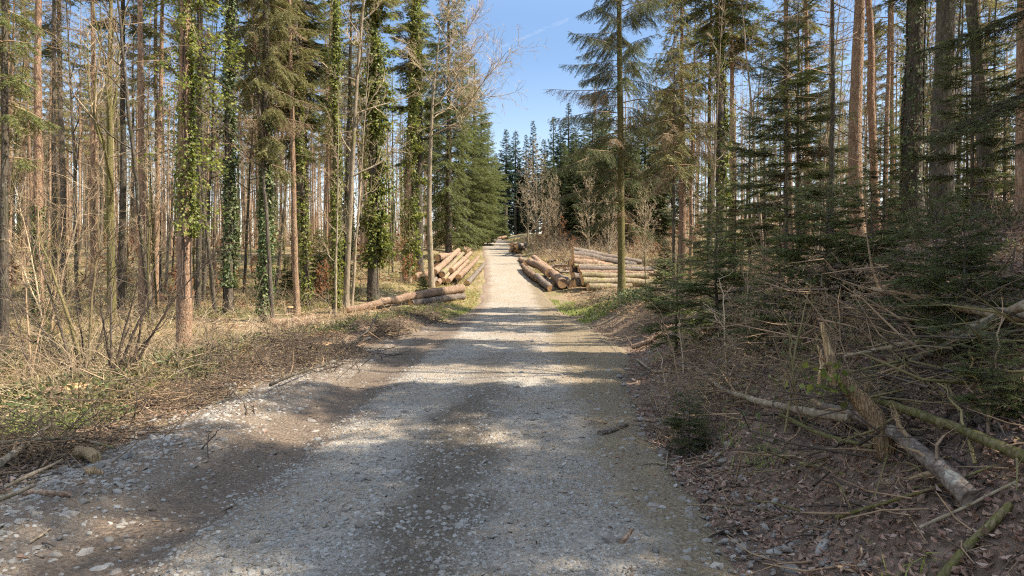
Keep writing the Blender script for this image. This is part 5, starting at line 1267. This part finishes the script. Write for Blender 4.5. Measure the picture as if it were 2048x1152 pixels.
# twigs lying about
def twiglitter(x, y, z, L, mats, name, r=.004, lift=.03):
    n = len(x); m = MB(); d = unit(np.stack([gc.normal(size=n), gc.normal(size=n), gc.normal(size=n) * .15], 1)); LL = L * gc.uniform(.3, 1.5, n)[:, None]
    a = np.stack([x, y, z + lift * gc.uniform(.2, 1.5, n)], 1); b = a + d * LL * .5; c = b + unit(d + gc.normal(size=(n, 3)) * .25) * LL * .5
    rr = r * gc.uniform(.5, 2, n) ** 1.4
    h = n // 2
    for sl, mt in ((slice(0, h), 0), (slice(h, n), 1)):
        sticks(m, a[sl], b[sl], rr[sl], rr[sl] * .8, mt); sticks(m, b[sl], c[sl], rr[sl] * .8, rr[sl] * .4, mt)
    tag(m.build(name, [M[mats[0]], M[mats[1]]]), kind='stuff')
x, y, u, z = scatter(7000, 2.4, 24, lambda y: (ur(y) - .1, ur(y) + 8)); twiglitter(x, y, z, .3, ('brown_twig', 'dark_twig'), 'twig_litter')
x, y, u, z = scatter(5200, 3, 30, lambda y: (ul(y) - 2.2, ul(y) + .1)); twiglitter(x, y, z, .3, ('brown_twig', 'dark_twig'), 'verge_twig_litter')
x, y, u, z = scatter(9000, 8, 55, lambda y: (-.95 * y - 2, ul(y) - 1.2)); twiglitter(x, y, z, .6, ('pale_twig', 'brown_twig'), 'forest_twig_litter', .006, .08)
x, y, u, z = scatter(420, 2.8, 16, lambda y: (ul(y) + .4, ur(y))); twiglitter(x, y, z + .02, .09, ('dark_twig', 'brown_twig'), 'road_twig_litter', .0025, .004)
# grass and low plants
def grass(x, y, z, L, mat, name, nb=7, w=.007, spread=.05):
    n = len(x); i = np.repeat(np.arange(n), nb); k = len(i); m = MB()
    b = np.stack([x[i] + gc.normal(size=k) * spread, y[i] + gc.normal(size=k) * spread, z[i] - .01], 1)
    ln = gc.normal(size=(n, 2)) * .5
    d = unit(np.stack([ln[i, 0] + gc.normal(size=k) * .5, ln[i, 1] + gc.normal(size=k) * .5, np.full(k, .9)], 1)); LL = (L * gc.uniform(.4, 1.3, k))[:, None]
    mid = b + d * LL * .55; tip = mid + unit(d * .8 - UP * .65 + gc.normal(size=(k, 3)) * .25) * LL * .5
    s = unit(np.cross(d, UP) + gc.normal(size=(k, 3)) * .2) * w
    v = np.stack([b - s, b + s, mid + s * .8, mid - s * .8, tip], 1)
    o = np.arange(k)[:, None] * 5
    m.add(v.reshape(-1, 3), np.concatenate([o + [[0, 1, 2, 3]]]), 0, False)
    m.n; vv = v[:, [3, 2, 4]].reshape(-1, 3); m.add(vv, np.arange(3 * k).reshape(-1, 3), 0, False)
    tag(m.build(name, [M[mat]]), kind='stuff')
def clear(x, y, z):
    a, b2 = hit(935, 590), hit(560, 640); p = np.stack([x, y], 1); d = (b2 - a)[:2]; t = np.clip(((p - a[:2]) @ d) / (d @ d), 0, 1)
    q = a[:2] + t[:, None] * d; w = np.stack([q[:, 0] - x, q[:, 1] - y], 1); front = y < q[:, 1] + .3
    return (np.hypot(w[:, 0], w[:, 1]) > 3.2) | ~front
lf = lambda y: (-.95 * y - 2, ul(y) - .9)
x, y, u, z = scatter(15000, 8, 50, lf, .8, lambda x, y, u: vnoise(x * .45, y * .45, 61) > .40); k = clear(x, y, z); grass(x[k], y[k], z[k], .30, 'dry_grass', 'dry_grass', 7, .008)
x, y, u, z = scatter(16000, 7, 50, lf, .8, lambda x, y, u: vnoise(x * .4, y * .4, 63) > .40); k = clear(x, y, z); grass(x[k], y[k], z[k], .22, 'green_grass', 'green_grass', 6, .009)
x, y, u, z = scatter(1600, 24, 42, lambda y: (ul(y) - 2.5, ul(y) + .1), 1); grass(x, y, z, .13, 'green_grass', 'verge_grass', 7, .008)
x, y, u, z = scatter(2200, 22, 40, lambda y: (ur(y) - .2, ur(y) + 2.5), 1, lambda x, y, u: vnoise(x * .6, y * .4, 66) > .58); grass(x, y, z, .16, 'green_grass', 'ditch_grass', 7, .009)
x, y, u, z = scatter(1100, 3, 16, lambda y: (ur(y) + .3, ur(y) + 5), 1, lambda x, y, u: vnoise(x * 1.3, y * 1.3, 67) > .62); grass(x, y, z, .2, 'green_grass', 'bank_grass', 8, .004)
def lowplants(x, y, z, size, H, mat, name, nl=8):
    n = len(x); i = np.repeat(np.arange(n), nl); k = len(i); m = MB()
    p = np.stack([x[i] + gc.normal(size=k) * H * .5, y[i] + gc.normal(size=k) * H * .5, z[i] + H * gc.uniform(.05, 1, k)], 1)
    s = size * gc.uniform(.6, 1.3, k)
    leaves(m, p, unit(gc.normal(size=(k, 3)) - UP * .2), unit(gc.normal(size=(k, 3)) * .5 + UP), s, s * .6, 0, -.15)
    tag(m.build(name, [M[mat]]), kind='stuff')
x, y, u, z = scatter(12000, 8, 55, lf, .8, lambda x, y, u: vnoise(x * .5, y * .5, 71) > .45); k = clear(x, y, z); lowplants(x[k], y[k], z[k], .08, .28, 'bramble', 'bramble_leaves')
x, y, u, z = scatter(2600, 4, 26, lambda y: (ul(y) - 1.9, ul(y) - .5), 1, lambda x, y, u: vnoise(x * .9, y * .9, 72) > .5); lowplants(x, y, z, .06, .16, 'bramble', 'verge_undergrowth')
x, y, u, z = scatter(2600, 5, 36, lambda y: (ur(y) + .6, ur(y) + 9), 1, lambda x, y, u: vnoise(x * .7, y * .7, 73) > .55); lowplants(x, y, z, .06, .22, 'bramble', 'shade_undergrowth')
bx = hit(1290, 600); x = bx[0] + gc.normal(size=260) * .9; y = bx[1] + gc.normal(size=260) * 1.6; z = Hh(x, y); lowplants(x, y, z, .09, .4, 'ivy_dark', 'dark_undergrowth', 14)
# canes arching through the undergrowth
def canes(x, y, z, L, mats, name, r=.004):
    n = len(x); m = MB(); a = np.stack([x, y, z], 1); d = unit(np.stack([gc.normal(size=n) * .6, gc.normal(size=n) * .6, np.ones(n)], 1)); LL = L * gc.uniform(.4, 1.3, n)[:, None]
    dr = unit(np.stack([gc.normal(size=n), gc.normal(size=n), np.zeros(n)], 1)); h = n // 2
    prev = a
    for s in range(5):
        nxt = prev + d * LL / 5; q = r * (1 - s * .16)
        sticks(m, prev[:h], nxt[:h], q, q * .85, 0); sticks(m, prev[h:], nxt[h:], q, q * .85, 1)
        e = nxt + unit(d + gc.normal(size=(n, 3)) * .8) * LL * .16
        sticks(m, nxt[:h], e[:h], q * .5, q * .25, 0); sticks(m, nxt[h:], e[h:], q * .5, q * .25, 1)
        d = unit(d + dr * .32 - UP * .12 + gc.normal(size=(n, 3)) * .1); prev = nxt
    tag(m.build(name, [M[mats[0]], M[mats[1]]]), kind='stuff')
x, y, u, z = scatter(8500, 9, 60, lf, .8); k = clear(x, y, z); canes(x[k], y[k], z[k], 1.1, ('pale_twig', 'brown_twig'), 'bramble_undergrowth', .006)
x, y, u, z = scatter(2600, 5, 45, lambda y: (ur(y) + 1.2, ur(y) + 13), .9); canes(x, y, z, 1.0, ('brown_twig', 'dark_twig'), 'shaded_undergrowth', .0045)

x, y, u, z = scatter(7000, 38, 80, lambda y: (ur(y) + .8, ur(y) + 15), .9); k = ~((x < 11) & (y < 50)); canes(x[k], y[k], z[k], 1.6, ('pale_twig', 'brown_twig'), 'slope_undergrowth', .010)
x, y, u, z = scatter(5000, 38, 95, lambda y: (ur(y) + .1, ur(y) + 15), .9); k = ~((x < 11) & (y < 50)); grass(x[k], y[k], z[k], .35, 'dry_grass', 'slope_grass', 6, .014)
x, y, u, z = scatter(1500, 34, 95, lambda y: (ul(y) - 3, ul(y)), .9); grass(x, y, z, .25, 'dry_grass', 'roadside_grass', 7, .012)
# faint trail of an aircraft high above the far wood
def contrail():
    m, nt = newmat('thin ice cloud')
    b = N(nt, 'ShaderNodeBsdfDiffuse'); b.inputs[0].default_value = (.9, .9, .9, 1); t = N(nt, 'ShaderNodeBsdfTransparent'); mx = N(nt, 'ShaderNodeMixShader'); o = N(nt, 'ShaderNodeOutputMaterial')
    n = N(nt, 'ShaderNodeTexNoise', i_Scale=.004, i_Detail=4); tc = N(nt, 'ShaderNodeTexCoord'); nt.links.new(tc.outputs['Object'], n.inputs['Vector'])
    nt.links.new(ramp_out(nt, n.outputs[0], [(.35, .005), (.65, .04)]), mx.inputs[0]); nt.links.new(t.outputs[0], mx.inputs[1]); nt.links.new(b.outputs[0], mx.inputs[2]); nt.links.new(mx.outputs[0], o.inputs[0])
    D = 20000; s = np.linspace(0, 1, 40)
    P = np.stack([X(1000, D) + s * (X(1142, D) - X(1000, D)), D + 0 * s + 900 * s, EYE + (HY - 95) / F * D + s * (80 / F * D)], 1)
    g = np.random.default_rng(2)
    mb = MB(); tube(mb, P, (30 + 26 * s) * (1 + .25 * g.normal(size=40)), 8, 0, False)
    tag(mb.build('contrail', [m]), 'faint white aircraft trail in the blue gap of sky above the road', 'contrail')
contrail()
if __import__('os').environ.get('CHK'):
    for c in CHK: print('CHK', *c)
